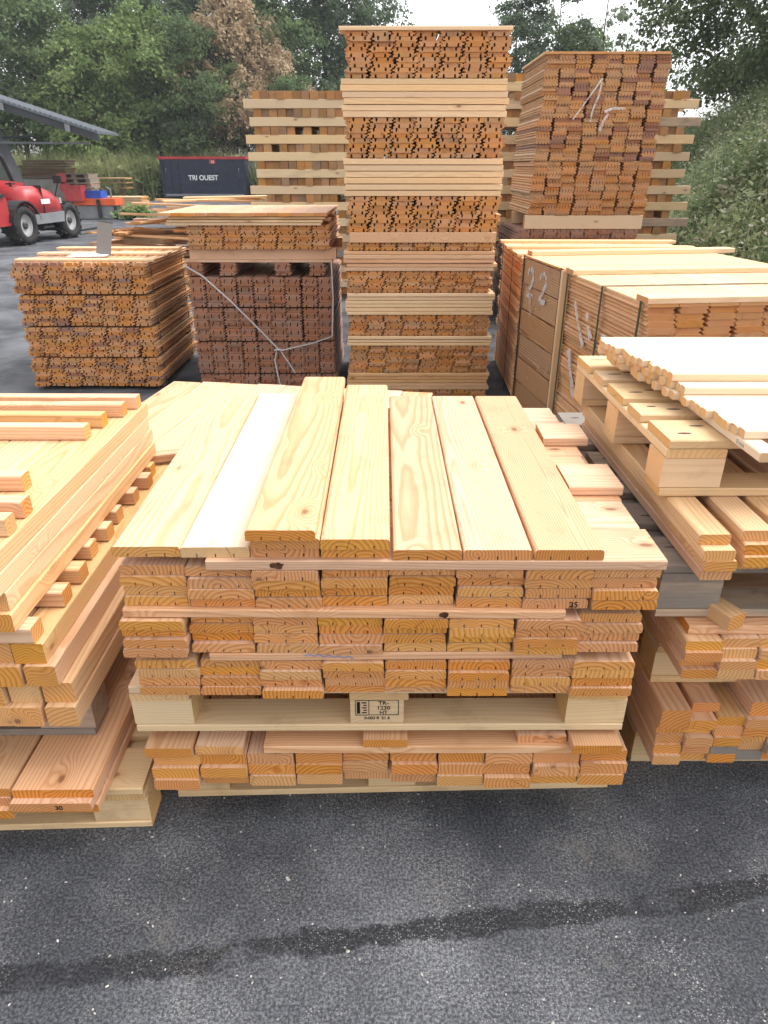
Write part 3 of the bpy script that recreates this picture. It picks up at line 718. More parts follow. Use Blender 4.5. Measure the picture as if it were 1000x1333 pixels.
for i in range(8): plank('cover_board', .115, .012, .98, .06 + .119 * i, .06, z - .0138, PACKY, parent=p1) if i in (0, 2, 5, 7) and False else None
for yy in (.12, .95):
    put('strap', ribbon([(.994, yy, .03), (.996, yy, .5), (.994, yy, z + .006)], .016, STRAPK, 'strap', (1, 0, 0), .002), p1)
ztop1 = z + .0045
# thin grey panel (open lid) with papers on the pack
pn = thing('grey_panel', 'thin grey metal lid leaning upright on the left pack', 'panel', (-2.14, 5.62, ztop1 + .004), R(16))
put('panel_sheet', MB().box(-.052, .052, -.004, .004, 0, .235).mesh('sheet', PANELG), pn, (0, 0, 0), (R(-14), R(11), 0))
put('panel_rim', MB().box(-.055, .055, -.005, .006, .232, .238).mesh('rim', DGREY), pn, (0, 0, 0), (R(-14), R(11), 0))
put('paper', MB().box(-.16, .12, -.11, .11, 0, .003).mesh('paper', PAPER), None, (-2.22, 5.60, ztop1 + .001), (0, 0, R(8)), label='white sheet of paper lying beside the grey lid', cat='paper')

# E2: weathered pack with white tie, and boards on it
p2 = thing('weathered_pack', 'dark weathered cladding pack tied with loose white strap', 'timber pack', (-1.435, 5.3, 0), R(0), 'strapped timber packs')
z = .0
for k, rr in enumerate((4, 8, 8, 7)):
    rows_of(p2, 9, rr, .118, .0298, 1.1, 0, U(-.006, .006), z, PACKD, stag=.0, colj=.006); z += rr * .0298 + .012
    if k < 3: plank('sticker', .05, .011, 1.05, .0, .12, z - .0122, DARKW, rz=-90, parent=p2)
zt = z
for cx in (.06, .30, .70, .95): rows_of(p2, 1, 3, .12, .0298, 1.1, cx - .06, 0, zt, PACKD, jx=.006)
zt += 3 * .0298
plank('cover_board', .10, .020, 1.07, -.01, .06, zt, DOUG_R, rz=-90, parent=p2)
sw = [(-.015, -.02, zt - .01), (.12, -.022, zt - .09), (.30, -.024, zt - .26), (.50, -.024, .47), (.64, -.024, .315)]
put('strap', ribbon(sw, .011, STRAPW, 'strap', (0, -1, 0), .002), p2)
put('strap', ribbon([(1.055, -.02, zt + .01), (1.06, -.022, .70), (1.045, -.022, .42), (.90, -.024, .37), (.66, -.026, .315)], .009, STRAPW, 'strap', (0, -1, 0), .002), p2)
put('strap', ribbon([(.62, -.027, .312), (.60, -.028, .24), (.615, -.027, .12), (.635, -.025, .02)], .009, STRAPW, 'strap', (0, -1, 0), .002), p2)
put('strap', ribbon([(.65, -.029, .310), (.70, -.030, .23), (.75, -.026, .14)], .009, STRAPW, 'strap', (0, -1, 0), .002), p2)
put('strap_knot', MB().tube([(.60, -.032, .316), (.64, -.036, .322), (.675, -.032, .314)], [.005, .009, .005], 7).mesh('knot', STRAPW), p2)
zt2 = zt + .0202
plank('beam', .08, .075, 1.06, -1.405, 5.36, zt2, DOUG_R, rz=-90, label='smooth reddish beam lying on the white tied pack, front one', cat='beam')
plank('beam', .08, .075, 1.06, -1.405, 6.2, zt2, DOUG_R, rz=-90, label='smooth reddish beam lying on the white tied pack, rear one', cat='beam')
p3 = thing('cladding_stack', 'small orange cladding stack topped by loose pale boards, above white tied pack', 'timber pack', (-1.40, 5.27, zt2 + .0752), 0, 'strapped timber packs')
rows_of(p3, 8, 6, .127, .0262, 1.12, 0, 0, 0, (PACK, PACK, OLDP), stag=.01)
cross_rows(p3, 3, 6, .16, .020, 1.09, -.10, -.03, 6 * .0262 + .001, PACKY, jx=.03)
for i in range(14): plank('cover_board', .088, .022, 1.08, -.12 + .083 * i, -.06 + U(-.02, .02), 6 * .0262 + .0625, DOUG_R if i % 3 else DOUG_Y, parent=p3, rz=U(-.4, .4) - 1)

# E3: the tower, one stack per tier
def tstack(label, z, fn, dx=0., name='board_stack'):
    o = thing(name, label, 'board stack', (-.25 + dx, 5.1, z), R(U(-.3, .3)), 'tiers of the tall tower'); fn(o); return o
X_T = 1.015
def ends(n, rows, t, mat, prof='clad', L=1.1, jx=.004): return lambda o: rows_of(o, n, rows, X_T / n, t, L, 0, 0, 0, (mat, mat, mat, OLDP, PACK), prof, stag=.017, jx=jx, colj=.003)
def cross(rows, t, mat): return lambda o: cross_rows(o, rows, 7, .155, t, X_T + .03, -.015, -.01, 0, mat, jx=.012, jy=.004)
tstack('lowest tier of the tall tower, cladding ends near the ground', .0, ends(8, 2, .029, TOWER), .005)
tstack('lowest tier of crosswise boards in the tall tower', .060, cross(5, .0262, TOWER))
tstack('lowest full tier of cladding ends in the tall tower', .193, ends(8, 8, .0245, PACK), -.005)
tstack('second tier of crosswise boards from the bottom of the tall tower', .391, cross(3, .0235, PACKY))
tstack('second full tier of cladding ends from the bottom of the tall tower', .463, ends(8, 6, .0245, PACK), -.008)
tstack('third tier of crosswise boards from the bottom of the tall tower', .612, cross(6, .0252, PACKY), -.005)
tstack('middle tier of cladding ends under the pinkish crosswise boards of the tower', .765, ends(8, 6, .0240, PACK), -.015)
tstack('pinkish crosswise tier in the middle of the tall tower', .911, cross(5, .0270, DOUG_R), -.005)
tstack('thin tier of cladding ends just below the smooth beam in the tower', 1.047, ends(9, 2, .0245, TOWER))
plank('beam', .1, .066, 1.0, -.235, 5.13, 1.0975, DOUG_R, rz=-90, label='smooth reddish beam across the middle of the tall tower', cat='beam')
plank('beam', .1, .066, 1.0, -.235, 5.95, 1.0975, DOUG_R, rz=-90, label='rear reddish beam hidden behind the middle of the tall tower', cat='beam')
tstack('third highest tier of slotted cladding ends in the tall tower', 1.166, ends(7, 8, .0275, TOWER, 'cladw', jx=.008))
tstack('lower of the two pale crosswise tiers high in the tower', 1.388, cross(6, .0378, PACKY), .005)
tstack('second highest tier of slotted cladding ends in the tall tower', 1.617, ends(7, 8, .0285, TOWER, 'cladw', jx=.008))
tstack('upper of the two pale crosswise tiers high in the tower', 1.847, cross(6, .0358, PACKY))
tstack('highest tier of slotted cladding ends topping the tall tower', 2.063, ends(7, 9, .0270, TOWER, 'cladw', jx=.008), .008)
plank('crossboard', .15, .022, 1.06, -.275, 5.16, 2.3075, PACKY, rz=-90.3, label='pale board lying across the very top of the tall tower', cat='board')

# E4 / E6: cribbed block stacks behind
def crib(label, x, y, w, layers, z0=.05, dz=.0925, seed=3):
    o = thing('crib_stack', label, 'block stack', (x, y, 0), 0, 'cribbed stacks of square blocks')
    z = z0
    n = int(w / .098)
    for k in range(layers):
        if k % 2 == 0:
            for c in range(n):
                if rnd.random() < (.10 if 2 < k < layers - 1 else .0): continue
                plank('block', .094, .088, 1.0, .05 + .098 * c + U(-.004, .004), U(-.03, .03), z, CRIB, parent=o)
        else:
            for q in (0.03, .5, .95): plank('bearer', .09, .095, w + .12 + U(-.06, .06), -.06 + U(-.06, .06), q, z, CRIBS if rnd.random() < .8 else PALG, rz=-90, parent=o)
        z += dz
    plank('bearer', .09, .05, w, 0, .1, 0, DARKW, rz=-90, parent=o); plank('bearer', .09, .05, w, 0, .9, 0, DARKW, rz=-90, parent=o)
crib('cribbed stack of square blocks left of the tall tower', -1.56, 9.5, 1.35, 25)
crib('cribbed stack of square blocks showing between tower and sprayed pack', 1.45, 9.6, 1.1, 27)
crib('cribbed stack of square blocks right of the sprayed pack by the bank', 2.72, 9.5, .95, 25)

# E5: tall sprayed pack with its support
p5 = thing('tall_cladding_pack', 'tall leaning cladding pack with white spray strokes on the board ends', 'timber pack', (1.485, 7.8, 1.115), R(0), 'strapped timber packs')
for k, (r0, r1, dx, mt) in enumerate(((0, 13, 0, (PACK, PACK, OLDP)), (13, 24, .012, (PACK, OLDP, OLDP, PACKD)), (24, 37, .03, (OLDP, OLDP, OLDP, PACKD)))):
    rows_of(p5, 8, r1 - r0, .150, .0375, 1.2, dx, k * .008, r0 * .0375 + (.012 if k else 0), mt, 'clad4', stag=.008, wave=.010, jx=.008, jy=.016, colj=.006, lean=.0007)
plank('sticker', .05, .011, 1.2, 0, .06, 13 * .0375, PACKY, rz=-90, parent=p5)
zc = 37 * .0375 + .012
for i in range(8): plank('cover_board', .147, .02, 1.22, .135 + .149 * i - .03, -.01, zc, PACKY, parent=p5)
put('spray_stroke', ribbon([(.36, -.022, .86), (.46, -.022, 1.0), (.60, -.022, 1.2)], [.013, .010, .017], SPRAY, 'stroke', (0, -1, 0)), p5)
put('spray_stroke', ribbon([(.60, -.023, 1.17), (.585, -.023, 1.06), (.54, -.023, .93), (.53, -.023, .84)], [.013, .018, .012, .016], SPRAY, 'stroke', (0, -1, 0)), p5)
put('spray_stroke', ribbon([(.66, -.022, .925), (.74, -.022, .955), (.86, -.022, .95)], [.03, .022, .02], SPRAY, 'stroke', (0, -1, 0)), p5)
put('spray_stroke', ribbon([(.63, -.022, .76), (.66, -.022, .85), (.70, -.022, .91)], [.03, .018, .026], SPRAY, 'stroke', (0, -1, 0)), p5)
plank('beam', .09, .13, 1.22, 1.46, 7.84, .98, PACKY, rz=-90, label='thick pale beam below the tall sprayed pack, front one', cat='beam')
plank('beam', .09, .13, 1.22, 1.46, 8.6, .98, PACKY, rz=-90, label='thick pale beam below the tall sprayed pack, rear one', cat='beam')
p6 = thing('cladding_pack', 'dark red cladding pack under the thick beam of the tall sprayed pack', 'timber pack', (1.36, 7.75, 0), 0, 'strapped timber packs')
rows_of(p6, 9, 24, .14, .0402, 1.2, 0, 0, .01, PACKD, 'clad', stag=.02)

# E7: low packs to the right, side faces towards the gangway
p7 = thing('cladding_pack', 'low cladding pack with green straps and white spray streaks, front of the right row', 'timber pack', (1.175, 3.17, 0), R(6.1), 'strapped timber packs')
rows_of(p7, 9, 32, .142, .0305, 1.03, 0, 0, .03, PACK, 'vee', jx=.005, jy=.01, wave=.008)
zt7 = .03 + 32 * .0305
for i in range(9): plank('cover_board', .139, .014, 1.04, .071 + .1425 * i, -.005, zt7, PACKY, parent=p7)
zt7 += .0145
plank('cover_batten', .12, .028, 1.3, -.01, .05, zt7, PACKY, rz=-90, parent=p7); plank('cover_batten', .12, .028, 1.35, -.02, .97, zt7, PACKY, rz=-90, parent=p7)
for yy in (.05, .50):
    put('strap', ribbon([(-.009, yy, .0), (-.012, yy, .5), (-.012, yy, zt7 + .004)], .02, STRAPG, 'strap', (-1, 0, 0), .002), p7)
put('strap', ribbon([(-.014, .50, zt7 + .003), (.6, .50, zt7 + .003), (1.3, .50, zt7 + .003)], .016, STRAPG, 'strap', (0, 0, 1), .002), p7)
put('strap', ribbon([(-.014, 1.0, .0), (-.014, 1.0, zt7 + .03)], .02, STRAPG, 'strap', (-1, 0, 0), .002), p7)
for (a, b, w) in (((.86, .90), (.66, .68), .035), ((.86, .62), (.70, .38), .05), ((.40, .80), (.36, .50), .05), ((.66, .86), (.56, .74), .04)):
    put('spray_stroke', ribbon([(-.014, a[0], a[1]), (-.014, (a[0] + b[0]) / 2 + .01, (a[1] + b[1]) / 2), (-.014, b[0], b[1])], [w, w * .7, w * 1.2], SPRAY, 'stroke', (-1, 0, 0)), p7)

p8 = thing('wide_board_pack', 'low pack of wide boards on edge with white sprayed number 22', 'timber pack', (1.062, 4.22, 0), R(7.8), 'strapped timber packs')
for k in range(6):
    for c in range(12):
        plank('board', .045, .160, .80, .023 + c * .108 + U(-.004, .004), U(-.01, .01), .01 + k * .168, SIDEW, 'plain', 0, p8)
zt8 = .01 + 6 * .168
for i in range(4): plank('cover_board', .19, .012, 1.34, -.005, .10 + .197 * i, zt8, PACKY, rz=-90, parent=p8)
plank('cover_batten', .10, .03, 1.45, .02, .74, zt8 + .0122, PACKY, rz=-90, parent=p8)
plank('corner_post', .05, .022, 1.03, -.013, .0, .0, PACKY, rx=90, parent=p8)
for yy in (.07, .76): put('strap', ribbon([(-.006, yy, .0), (-.008, yy, zt8 + .014)], .02, STRAPK, 'strap', (-1, 0, 0), .002), p8)
def two(y0, z0, s):                                    # figure 2 in the side plane, read from the gangway
    q = [(.0, .74), (.10, .94), (.34, 1.0), (.60, .86), (.62, .66), (.44, .42), (.20, .18), (.05, .0), (.35, .0), (.70, .02)]
    return [(-.0065, y0 - a * s, z0 + b * s * .95) for a, b in q]
for y0 in (.66, .42):
    put('spray_number', ribbon(two(y0, .79, .18), [.022, .026, .03, .03, .032, .036, .04, .04, .036, .03], SPRAY, 'number', (-1, 0, 0)), p8)
put('spray_number', ribbon([(-.0068, .58, .77), (-.0068, .55, .66)], [.03, .012], SPRAY, 'number', (-1, 0, 0)), p8)

p9 = thing('cladding_pack', 'shadowed low pack with crooked boards behind the number 22 pack', 'timber pack', (.955, 5.06, 0), R(-1.5), 'strapped timber packs')
rows_of(p9, 9, 24, .150, .040, 1.15, 0, 0, .02, PACK, 'vee', jx=.012, jy=.012)
zt9 = .02 + 24 * .04
for i in range(9): plank('cover_board', .147, .02, 1.16, .075 + .15 * i, 0, zt9, PACKY, parent=p9)
for q in (.12, .62, 1.08): plank('cover_batten', .10, .022, 1.42, -.03 + U(-.02, .02), q, zt9 + .0205, PACKY, rz=-90, parent=p9)
for yy in (.3, .85): put('strap', ribbon([(-.02, yy, .0), (-.022, yy, zt9 + .02)], .02, STRAPK, 'strap', (-1, 0, 0), .002), p9)
# dark reddish pack glimpsed between the tower and the right row
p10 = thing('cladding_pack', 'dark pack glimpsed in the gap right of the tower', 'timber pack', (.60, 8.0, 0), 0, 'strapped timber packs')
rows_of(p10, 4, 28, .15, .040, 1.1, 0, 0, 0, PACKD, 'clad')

# E8: loose heap of boards behind the left packs
GH = 'loose heap of boards behind the left packs'
k = 0
for lvl in range(9):
    for j in range(4):
        L = U(1.05, 1.5); x = -3.75 + (j % 2) * .42 + U(-.15, .25) + lvl * .05; y = 10.0 + j * .24 + U(-.06, .06)
        z = .10 + lvl * .127 + j * .012
        plank('loose_board', .16, .026, L, x, y, z, rnd.choice((PACK, PACKD, OLDP)) if lvl < 7 else (PACK, PACKY)[j % 2], 'plain', -90 + U(-24, 24) + (6 if lvl > 5 else 0), None, 0,
              f'loose board, {ORD[8 - lvl]} layer down, {ORD[j]} from the front, in the messy heap', 'board', GH, ry=U(-3, 3), rx=U(-3.5, 2))
        plank('loose_board', .16, .026, .8, x + U(-.15, .25), y - .25, z + .03, PACK, 'plain', -18 + U(-20, 20), None, 0,
              f'short loose board, {ORD[8 - lvl]} layer down, {ORD[j]} from the front, in the messy heap', 'board', GH) if j < 2 and lvl < 7 else None
        k += 1
for lvl in range(5):
    plank('sleeper', .14, .12, 1.6, -3.7, 10.2 + .02 * lvl, lvl * .15, CRIB, rz=-90, label=f'dark sleeper, {ORD[4 - lvl]} layer down, inside the messy board heap', cat='beam', group='sleepers inside the heap')
for i in range(7):
    plank('plank', .12, .024, 1.3, -3.86 + i * .09, 9.75 + .05 * i, .78 + .006 * i, PACK, 'plain', -38 + U(-2, 2), None, 0, f'slanting plank, {ORD[i]} from left, on the left shoulder of the heap', 'board', GH, rx=-9)

# ------------------------------------------------------------------ skip container
ct = thing('skip_container', 'dark navy skip container with red rim and white lettering', 'container', (-11.15, 38.6, 0), R(-2))
Lc, Hc, Dc = 4.25, 1.98, 2.2
put('body', MB().box(0, Lc, 0, Dc, .16, Hc - .12).mesh('body', NAVY), ct)
for i in range(2): put('skid', MB().box(.1, Lc - .1, .35 + i * 1.3, .5 + i * 1.3, 0, .16).mesh('skid', DGREY), ct)
put('rim', MB().box(-.05, Lc + .05, -.05, Dc + .05, Hc - .119, Hc).mesh('rim', REDD), ct)
for x in (.04, Lc - .12): put('corner_post', MB().box(x, x + .09, -.045, -.001, .16, Hc - .12).mesh('post', NAVY), ct)
for z in (1.28, .78): put('rib', MB().box(1.30, 2.95, -.05, -.001, z, z + .05).mesh('rib', NAVY), ct)
for x in (.45, .85, 3.25, 3.65): put('stake', MB().box(x, x + .06, -.035, -.001, .31, Hc - .13).mesh('stake', NAVY), ct)
for x in (.3, 3.95): put('hook', MB().tube([(x, -.03, 1.45), (x, -.10, 1.40), (x, -.10, 1.32), (x, -.04, 1.30)], .022, 6).mesh('hook', MIDG), ct)
put('lower_rail', MB().box(.14, Lc - .14, -.06, -.001, .2, .3).mesh('rail', MIDG), ct)
put('name_lettering', text_mesh('TRI OUEST', .31, WHITEP, bold=.008), ct, (2.12, -.012, .93), (R(90), 0, 0))
put('number_plate', MB().box(2.5, 2.8, -.02, -.002, 1.66, 1.83).mesh('plate', RED), ct)
put('plate_digits', text_mesh('13', .16, WHITEP, bold=.004), ct, (2.65, -.022, 1.69), (R(90), 0, 0))

# ------------------------------------------------------------------ telehandler
th_ = thing('telehandler', 'red telehandler with black cab frame parked at the left', 'telehandler', (-8.65, 16.55, 0), R(-9.5))
def wheel(x, y, r=.40, w=.30):
    s = 1 if x > 0 else -1
    t = put('wheel', MB().lathe_x([(-w / 2, r * .60), (-w / 2, r * .88), (-w * .36, r), (w * .36, r), (w / 2, r * .88), (w / 2, r * .60), (w * .2, r * .56), (-w * .2, r * .56)]).mesh('tyre', TYREM, True), th_, (x, y, r))
    lug = MB()
    for i in range(16):
        M = Matrix.Rotation(i * 2 * math.pi / 16, 4, 'X')
        for q in (-1, 1):
            M2 = M @ Matrix.Translation((q * w * .24, 0, r * .985)) @ Matrix.Rotation(q * .5, 4, 'Z')
            lug.box(-w * .25, w * .25, -.022, .022, 0, .03, M2)
    put('tread', lug.mesh('tread', TYREM), t)
    put('rim', MB().lathe_x([(s * w * .30, r * .60), (s * w * .36, r * .56), (s * w * .20, r * .42), (s * w * .24, r * .12), (s * w * .28, .0005), (0, .0005), (0, r * .60)]).mesh('rim', RIMG, True), t)
    put('hub', MB().lathe_x([(s * w * .26, r * .20), (s * w * .36, r * .17), (s * w * .37, .0005), (s * w * .2, .0005), (s * w * .2, r * .20)], 12).mesh('hub', DGREY, True), t)
for x in (-.72, .72):
    for y in (0, 1.72): wheel(x, y)
put('chassis', MB().prism([(-.62, .38), (2.2, .38), (2.2, .58), (1.3, .66), (-.62, .66)], -.55, .55, 'x').mesh('chassis', DGREY), th_)
# engine cover: a rounded sloping hood over the right side
hood = MB(); secs = []
for y, zt, w0 in ((.12, 1.02, .10), (.30, 1.15, .03), (.75, 1.17, .0), (1.15, 1.08, .0), (1.42, .93, .03), (1.52, .72, .06)):
    secs.append([(.18, y, .60), (.86 - w0, y, .56), (.88 - w0, y, zt - .22), (.82 - w0, y, zt - .06), (.70 - w0, y, zt), (.18, y, zt + .01)])
for s_ in secs: hood.v += s_
for i in range(len(secs) - 1):
    for j in range(6): hood.f.append((i * 6 + j, i * 6 + (j + 1) % 6, (i + 1) * 6 + (j + 1) % 6, (i + 1) * 6 + j))
hood.f += [tuple(range(6))[::-1], tuple(30 + j for j in range(6))]
put('hood', hood.mesh('hood', RED, True), th_)
for k in range(5): put('grille_bar', MB().box(.30 + k * .09, .35 + k * .09, 1.425, 1.50, .74, .90).mesh('bar', BLACKP), th_)
put('hood_seam', MB().box(.20, .884, .700, .710, .58, 1.178).mesh('seam', BLACKP), th_)
put('hose', MB().tube([(.30, 1.1, .98), (.45, 1.35, 1.12), (.38, 1.6, 1.0), (.30, 1.75, .7)], .022, 6).mesh('hose', BLACKP), th_)
put('head_lamp', MB().box(.66, .80, 1.46, 1.53, .78, .90).mesh('lamp', RIMG), th_)
put('step', MB().box(.58, .88, .55, .95, .30, .34).mesh('step', BLACKP), th_)
put('skirt', MB().prism([(.30, .40), (1.36, .40), (1.42, .62), (.30, .60)], .56, .90, 'x').mesh('skirt', MIDG), th_)
put('hood_decal', MB().box(.8815, .8835, .62, .95, .80, .90).mesh('decal', WHITEP), th_)
def fender(y):
    P = [(y + .50 * math.cos(a), .40 + .50 * math.sin(a)) for a in [R(10 + 16 * i) for i in range(11)]]; Q = [(y + .47 * math.cos(a), .40 + .47 * math.sin(a)) for a in [R(10 + 16 * i) for i in range(11)]]
    m = MB(); n = len(P)
    for i in range(n - 1):
        a, b, c, d_ = P[i], P[i + 1], Q[i + 1], Q[i]
        m.hexa([(.55, d_[0], d_[1]), (.90, d_[0], d_[1]), (.90, c[0], c[1]), (.55, c[0], c[1]), (.55, a[0], a[1]), (.90, a[0], a[1]), (.90, b[0], b[1]), (.55, b[0], b[1])])
    put('mudguard', m.mesh('mudguard', BLACKP), th_)
fender(0); 
put('rear_body', MB().prism([(-.95, .42), (-.42, .42), (-.42, .95), (-.62, 1.12), (-.95, 1.10)], -.75, .78, 'x').mesh('rear_body', RED), th_)
put('boom', MB().hexa([(-.12, -.5, 1.10), (.20, -.5, 1.10), (.20, 1.1, .98), (-.12, 1.1, .98), (-.12, -.5, 1.36), (.20, -.5, 1.36), (.20, 1.1, 1.22), (-.12, 1.1, 1.22)]).mesh('boom', RED), th_)
put('boom_head', MB().prism([(1.1, .55), (1.32, .50), (1.36, 1.0), (1.1, 1.15)], -.16, .24, 'x').mesh('head', REDD), th_)
for x in (-.52, .52): put('fork', MB().box(x - .05, x + .05, 2.5, 3.5, .08, .12).mesh('fork', BLACKP), th_)
put('fork_carriage', MB().box(-.6, .6, 2.42, 2.5, .1, .62).mesh('carriage', BLACKP), th_)
cab = MB()
fr_ = [(-.80, -.55, .95), (-.80, -.30, 1.88), (-.80, .75, 1.92), (-.80, 1.12, 1.0)]
for sx in (-.80, -.02):
    cab.tube([(sx, -.55, .95), (sx, -.42, 1.60), (sx, -.25, 1.86), (sx, .62, 1.90), (sx, .85, 1.70), (sx, 1.15, 1.0)], .045, 8)
for y, z in ((-.25, 1.86), (.62, 1.90), (1.15, 1.0), (-.55, .95)): cab.tube([(-.80, y, z), (-.02, y, z)], .04, 6)
for i in range(6): cab.box(-.78, -.04, -.2 + i * .14, -.15 + i * .14, 1.85, 1.89)
put('cab_frame', cab.mesh('cab_frame', BLACKP), th_)
put('cab_glass', MB().prism([(-.50, 1.0), (-.38, 1.58), (-.22, 1.82), (.60, 1.86), (.80, 1.66), (1.08, 1.02)], -.03, -.02, 'x').mesh('cab_glass', GLASS), th_)
put('cab_glass', MB().prism([(-.50, 1.0), (-.38, 1.58), (-.22, 1.82), (.60, 1.86), (.80, 1.66), (1.08, 1.02)], -.80, -.79, 'x').mesh('cab_glass', GLASS), th_)
put('cab_base', MB().prism([(-.5, .5), (1.15, .5), (1.15, 1.0), (-.5, .98)], -.82, -.0, 'x').mesh('cab_base', RED), th_)
put('seat', MB().box(-.60, -.22, -.25, .15, 1.0, 1.12).box(-.60, -.22, -.32, -.24, 1.0, 1.5).mesh('seat', BLACKP), th_)
put('mirror', MB().box(.60, .80, 1.66, 1.70, 1.20, 1.36).tube([(.60, 1.6, .9), (.70, 1.68, 1.22)], .015, 5).mesh('mirror', BLACKP), th_)
put('exhaust', MB().tube([(.35, .42, 1.12), (.35, .42, 1.24)], .03, 8).box(.28, .42, .36, .5, 1.20, 1.23).mesh('exhaust', BLACKP), th_)
put('door_handle', MB().box(.79, .83, -.72, -.50, .98, 1.04).mesh('handle', BLACKP), th_)
put('tail_lamp', MB().box(.785, .82, -.92, -.82, .98, 1.06).mesh('lamp', ORANGE), th_)

# ------------------------------------------------------------------ canopy shed
sh = thing('open_shed', 'open shed with grey metal roof sloping down to a point', 'shed', (0, 0, 0))
A, B = Vector((-8.7, 24.0, 2.44)), Vector((-14.6, 22.4, 4.35))     # front eave, low end to high end
bk = Vector((-2.4, 9.0, .25))
def slab(mb, a, b, k, z0, z1):
    mb.hexa([tuple(a + Vector((0, 0, z0))), tuple(b + Vector((0, 0, z0))), tuple(b + k + Vector((0, 0, z0))), tuple(a + k + Vector((0, 0, z0))),
             tuple(a + Vector((0, 0, z1))), tuple(b + Vector((0, 0, z1))), tuple(b + k + Vector((0, 0, z1))), tuple(a + k + Vector((0, 0, z1)))])
m = MB(); nn = 46
for i in range(nn):                                    # trapezoidal sheet ribs
    a = A.lerp(B, i / nn); b = A.lerp(B, (i + .55) / nn); slab(m, a, b, bk, .05, .09)
slab(m, A, B, bk, .0, .05)
put('roof_sheet', m.mesh('roof_sheet', ROOFM), sh)
m = MB(); slab(m, A + Vector((0, .05, -.21)), B + Vector((0, .05, -.21)), Vector((0, .12, 0)), 0, .205); put('eave_beam', m.mesh('eave_beam', DGREY), sh)
for q in (.12, .40, .68, .95):
    a = A.lerp(B, q); m = MB(); slab(m, a + Vector((.0, -.10, -.2)), a + Vector((-.14, -.10, -.16)), bk, 0, .19); put('purlin', m.mesh('purlin', MIDG), sh)
for q, zz in ((.42, 0), ):
    a = A.lerp(B, q) + bk * .25
    put('post', MB().tube([(a.x - .1, a.y, -.05), (a.x - 1.0, a.y, a.z - .1)], .22, 4).mesh('post', MIDG), sh)
put('post', MB().tube([(-13.9, 24.6, 0), (-13.9, 24.6, 4.0)], .2, 6).mesh('post', MIDG), sh)
put('tie_rod', MB().tube([tuple(A + Vector((-.4, .3, -.25))), (-12.3, 24.6, 2.22)], .035, 6).mesh('tie_rod', MIDG), sh)
put('brace', MB().tube([tuple(A + Vector((-2.2, .3, -.05))), (-11.9, 24.6, 2.35)], .04, 6).mesh('brace', DGREY), sh)
put('concrete_wall', MB().box(-14.5, -10.85, 26.6, 26.9, 0, 1.15).mesh('wall', CONC), label='low grey concrete block wall behind the telehandler', cat='wall')
# piles under the shed
for k in range(9):
    plank('dark_board', .9, .07, 1.5, -12.7 + U(-.1, .1), 27.6, 1.0 + k * .085, DARKW, rz=-90 + U(-6, 6), label=f'dark weathered board, {ORD[k]} from the bottom, in the pile under the shed', cat='board', group='dark boards under the shed')
put('pile_base', MB().box(-12.6, -11.2, 27.2, 28.1, 0, .99).mesh('pile_base', DARKW), label='dark crate carrying the weathered boards under the shed', cat='crate')
for k in range(9):
    o = thing('stored_pallet', f'grey pallet, {ORD[k]} from the bottom, in the pale stack right of the concrete wall', 'pallet', (-10.95 + U(-.04, .04), 26.0, k * .148), R(U(-2, 2)), 'grey pallets stacked near the shed')
    plank('deck_board', .9, .024, 1.0, 0, .45, .12, PALG, rz=-90, parent=o); plank('base_board', .9, .022, 1.0, 0, .45, 0, PALG, rz=-90, parent=o)
    for x in (0, .43, .86): plank('block', .8, .095, .14, x, .45, .0235, PALG, rz=-90, parent=o)
for i, (x, z) in enumerate(((-10.72, 1.20), (-10.66, .92))):
    o = thing('red_disc', ('upper' if i == 0 else 'lower') + ' round red reflector hanging on the stack end beside the wall', 'reflector', (x, 25.6, z), 0)
    put('disc', MB().lathe_x([(-.02, .17), (.02, .17), (.02, .0005), (-.02, .0005)], 18).mesh('disc', RED), o, (0, 0, 0), (0, 0, R(90)))
put('red_box', MB().box(-.28, .28, -.2, .2, 0, .42).box(-.30, .30, -.22, .22, .421, .46).mesh('red_box', RED), None, (-9.95, 24.6, .55), label='red metal box on the orange cart end beside the pallets', cat='box')
# orange cart with a blue crate
c = thing('orange_cart', 'orange low cart with grey tank standing behind the telehandler', 'cart', (-10.1, 24.6, 0), R(-3))
put('bed', MB().box(0, 1.42, 0, .7, .42, .62).mesh('bed', ORANGE), c)
put('tank', MB().prism([(.12, .02), (1.26, .02), (1.34, .40), (.05, .40)], .05, .6, 'y').mesh('tank', MIDG), c)
for x in (.0, 1.34): put('stand', MB().box(x, x + .07, .02, .1, 0, .42).mesh('stand', BLACKP), c)
put('stay', MB().box(.82, .93, -.06, -.01, .05, .60).mesh('stay', BLACKP), c)
bc = thing('blue_crate', 'blue plastic crate on the orange cart', 'crate', (-9.95, 24.75, .622), R(-3))
m = MB(); m.box(0, .78, 0, .5, 0, .03).box(0, .78, 0, .02, .031, .22).box(0, .78, .48, .5, .031, .22).box(0, .02, .021, .479, .031, .22).box(.76, .78, .021, .479, .031, .22)
put('crate_shell', m.mesh('crate_shell', BLUEC), bc); put('crate_rim', MB().box(-.02, .80, -.025, -.001, .17, .23).mesh('crate_rim', BLUEC), bc)
for k in range(7):
    plank('stacked_board', .8, .055, 1.55, -10.1 + U(-.05, .05), 27.2, .12 + k * .07, PACKY, rz=-90 + U(-1, 1), label=f'pale board, {ORD[k]} from the bottom, in the small stack left of the skip', cat='board', group='pale stack left of the skip')
put('stack_base', MB().box(-10.0, -8.7, 26.9, 27.0, 0, .11).box(-10.0, -8.7, 27.4, 27.5, 0, .11).mesh('stack_base', DARKW), label='dark bearers under the small pale stack left of the skip', cat='bearer')
bp = thing('brown_crate', 'brown open wooden crate behind the small pale stack', 'crate', (-12.15, 31.5, .0), R(0))
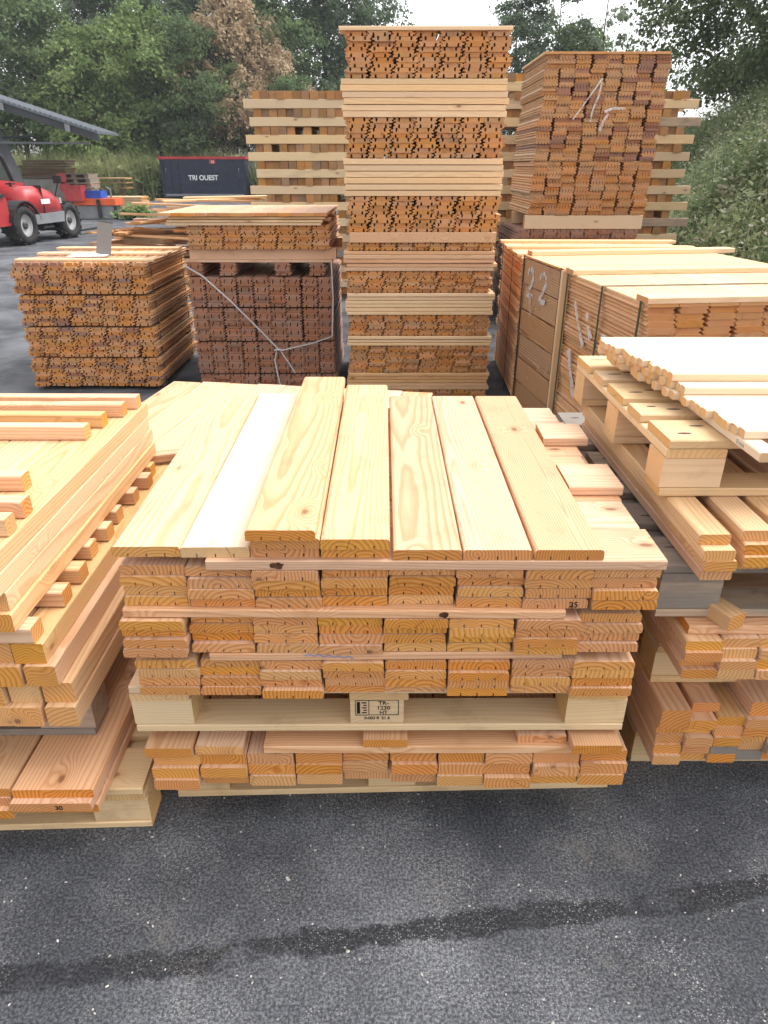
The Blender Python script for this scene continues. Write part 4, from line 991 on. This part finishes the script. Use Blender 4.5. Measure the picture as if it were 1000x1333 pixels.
for x in (0, 1.35): put('post', MB().box(x, x + .1, 0, .1, 0, 1.1).mesh('post', DARKW), bp)
for z in (.72, .92, 1.08): plank('slat', .9, .05, 1.7, -.12, .4, z, CRIB, rz=-90, parent=bp)
for i, x in enumerate((-9.95, -9.5)):
    put('trolley_frame', MB().tube([(-.12, 0, 0), (-.12, 0, .85), (0, 0, .92), (.12, 0, .85), (.12, 0, 0)], .03, 6).mesh('frame', MIDG), None, (x, 26.2, 0), label=('left' if i == 0 else 'right') + ' grey tubular hoop standing before the pale stack', cat='hoop')
r = random.Random(5); v, f = [], []
for _ in range(500):
    leaf(v, f, Vector((-8.05 + r.gauss(0, .28), 24.6 + r.gauss(0, .2), .05 + abs(r.gauss(0, .16)))), .12 * r.uniform(.6, 1.3), Vector((r.uniform(-1, 1), r.uniform(-1, 1), 1)).normalized(), r)
put('weed_clump', mk('weed_clump', v, f, LEAF_L), label='green weeds growing before the pale stack', kind='stuff')

# ------------------------------------------------------------------ thin air between here and the trees
hz = bpy.data.materials.new('haze_air'); hz.use_nodes = True; hz.node_tree.nodes.clear()
hv_ = hz.node_tree.nodes.new('ShaderNodeVolumePrincipled'); hv_.inputs['Density'].default_value = .0008; hv_.inputs['Color'].default_value = (.92, .95, 1, 1)
ho_ = hz.node_tree.nodes.new('ShaderNodeOutputMaterial'); hz.node_tree.links.new(hv_.outputs[0], ho_.inputs['Volume'])
put('haze', MB().box(-175, 175, -30, 235, -1.3, 24).mesh('haze', hz), kind='stuff')

# ------------------------------------------------------------------ chips on the asphalt
r = random.Random(11); v, f = [], []
for _ in range(300):
    x = r.uniform(-1.1, 1.15); y = .75 + .95 * r.random(); s = r.uniform(.0010, .0024) * (1.5 if r.random() < .05 else 1); a = r.uniform(0, 6.28)
    b = len(v); n = r.choice((4, 5, 6)); h = s * r.uniform(.3, .8); e = r.uniform(1, 2.4)
    for t in (0, 1):
        for i in range(n):
            q = 6.283 * i / n; px, py = math.cos(q) * s * e, math.sin(q) * s
            v.append((x + px * math.cos(a) - py * math.sin(a), y + px * math.sin(a) + py * math.cos(a), .0005 + t * h))
    f.append(tuple(b + n + i for i in range(n)))
    for i in range(n): f.append((b + i, b + (i + 1) % n, b + n + (i + 1) % n, b + n + i))
put('wood_chips', mk('wood_chips', v, f, plain('chip', (.46, .43, .39), .9, .1, var=.3, scale=60.)), kind='stuff', label='pale wood chips and grit scattered on the asphalt')

print('objects', len(S.objects))
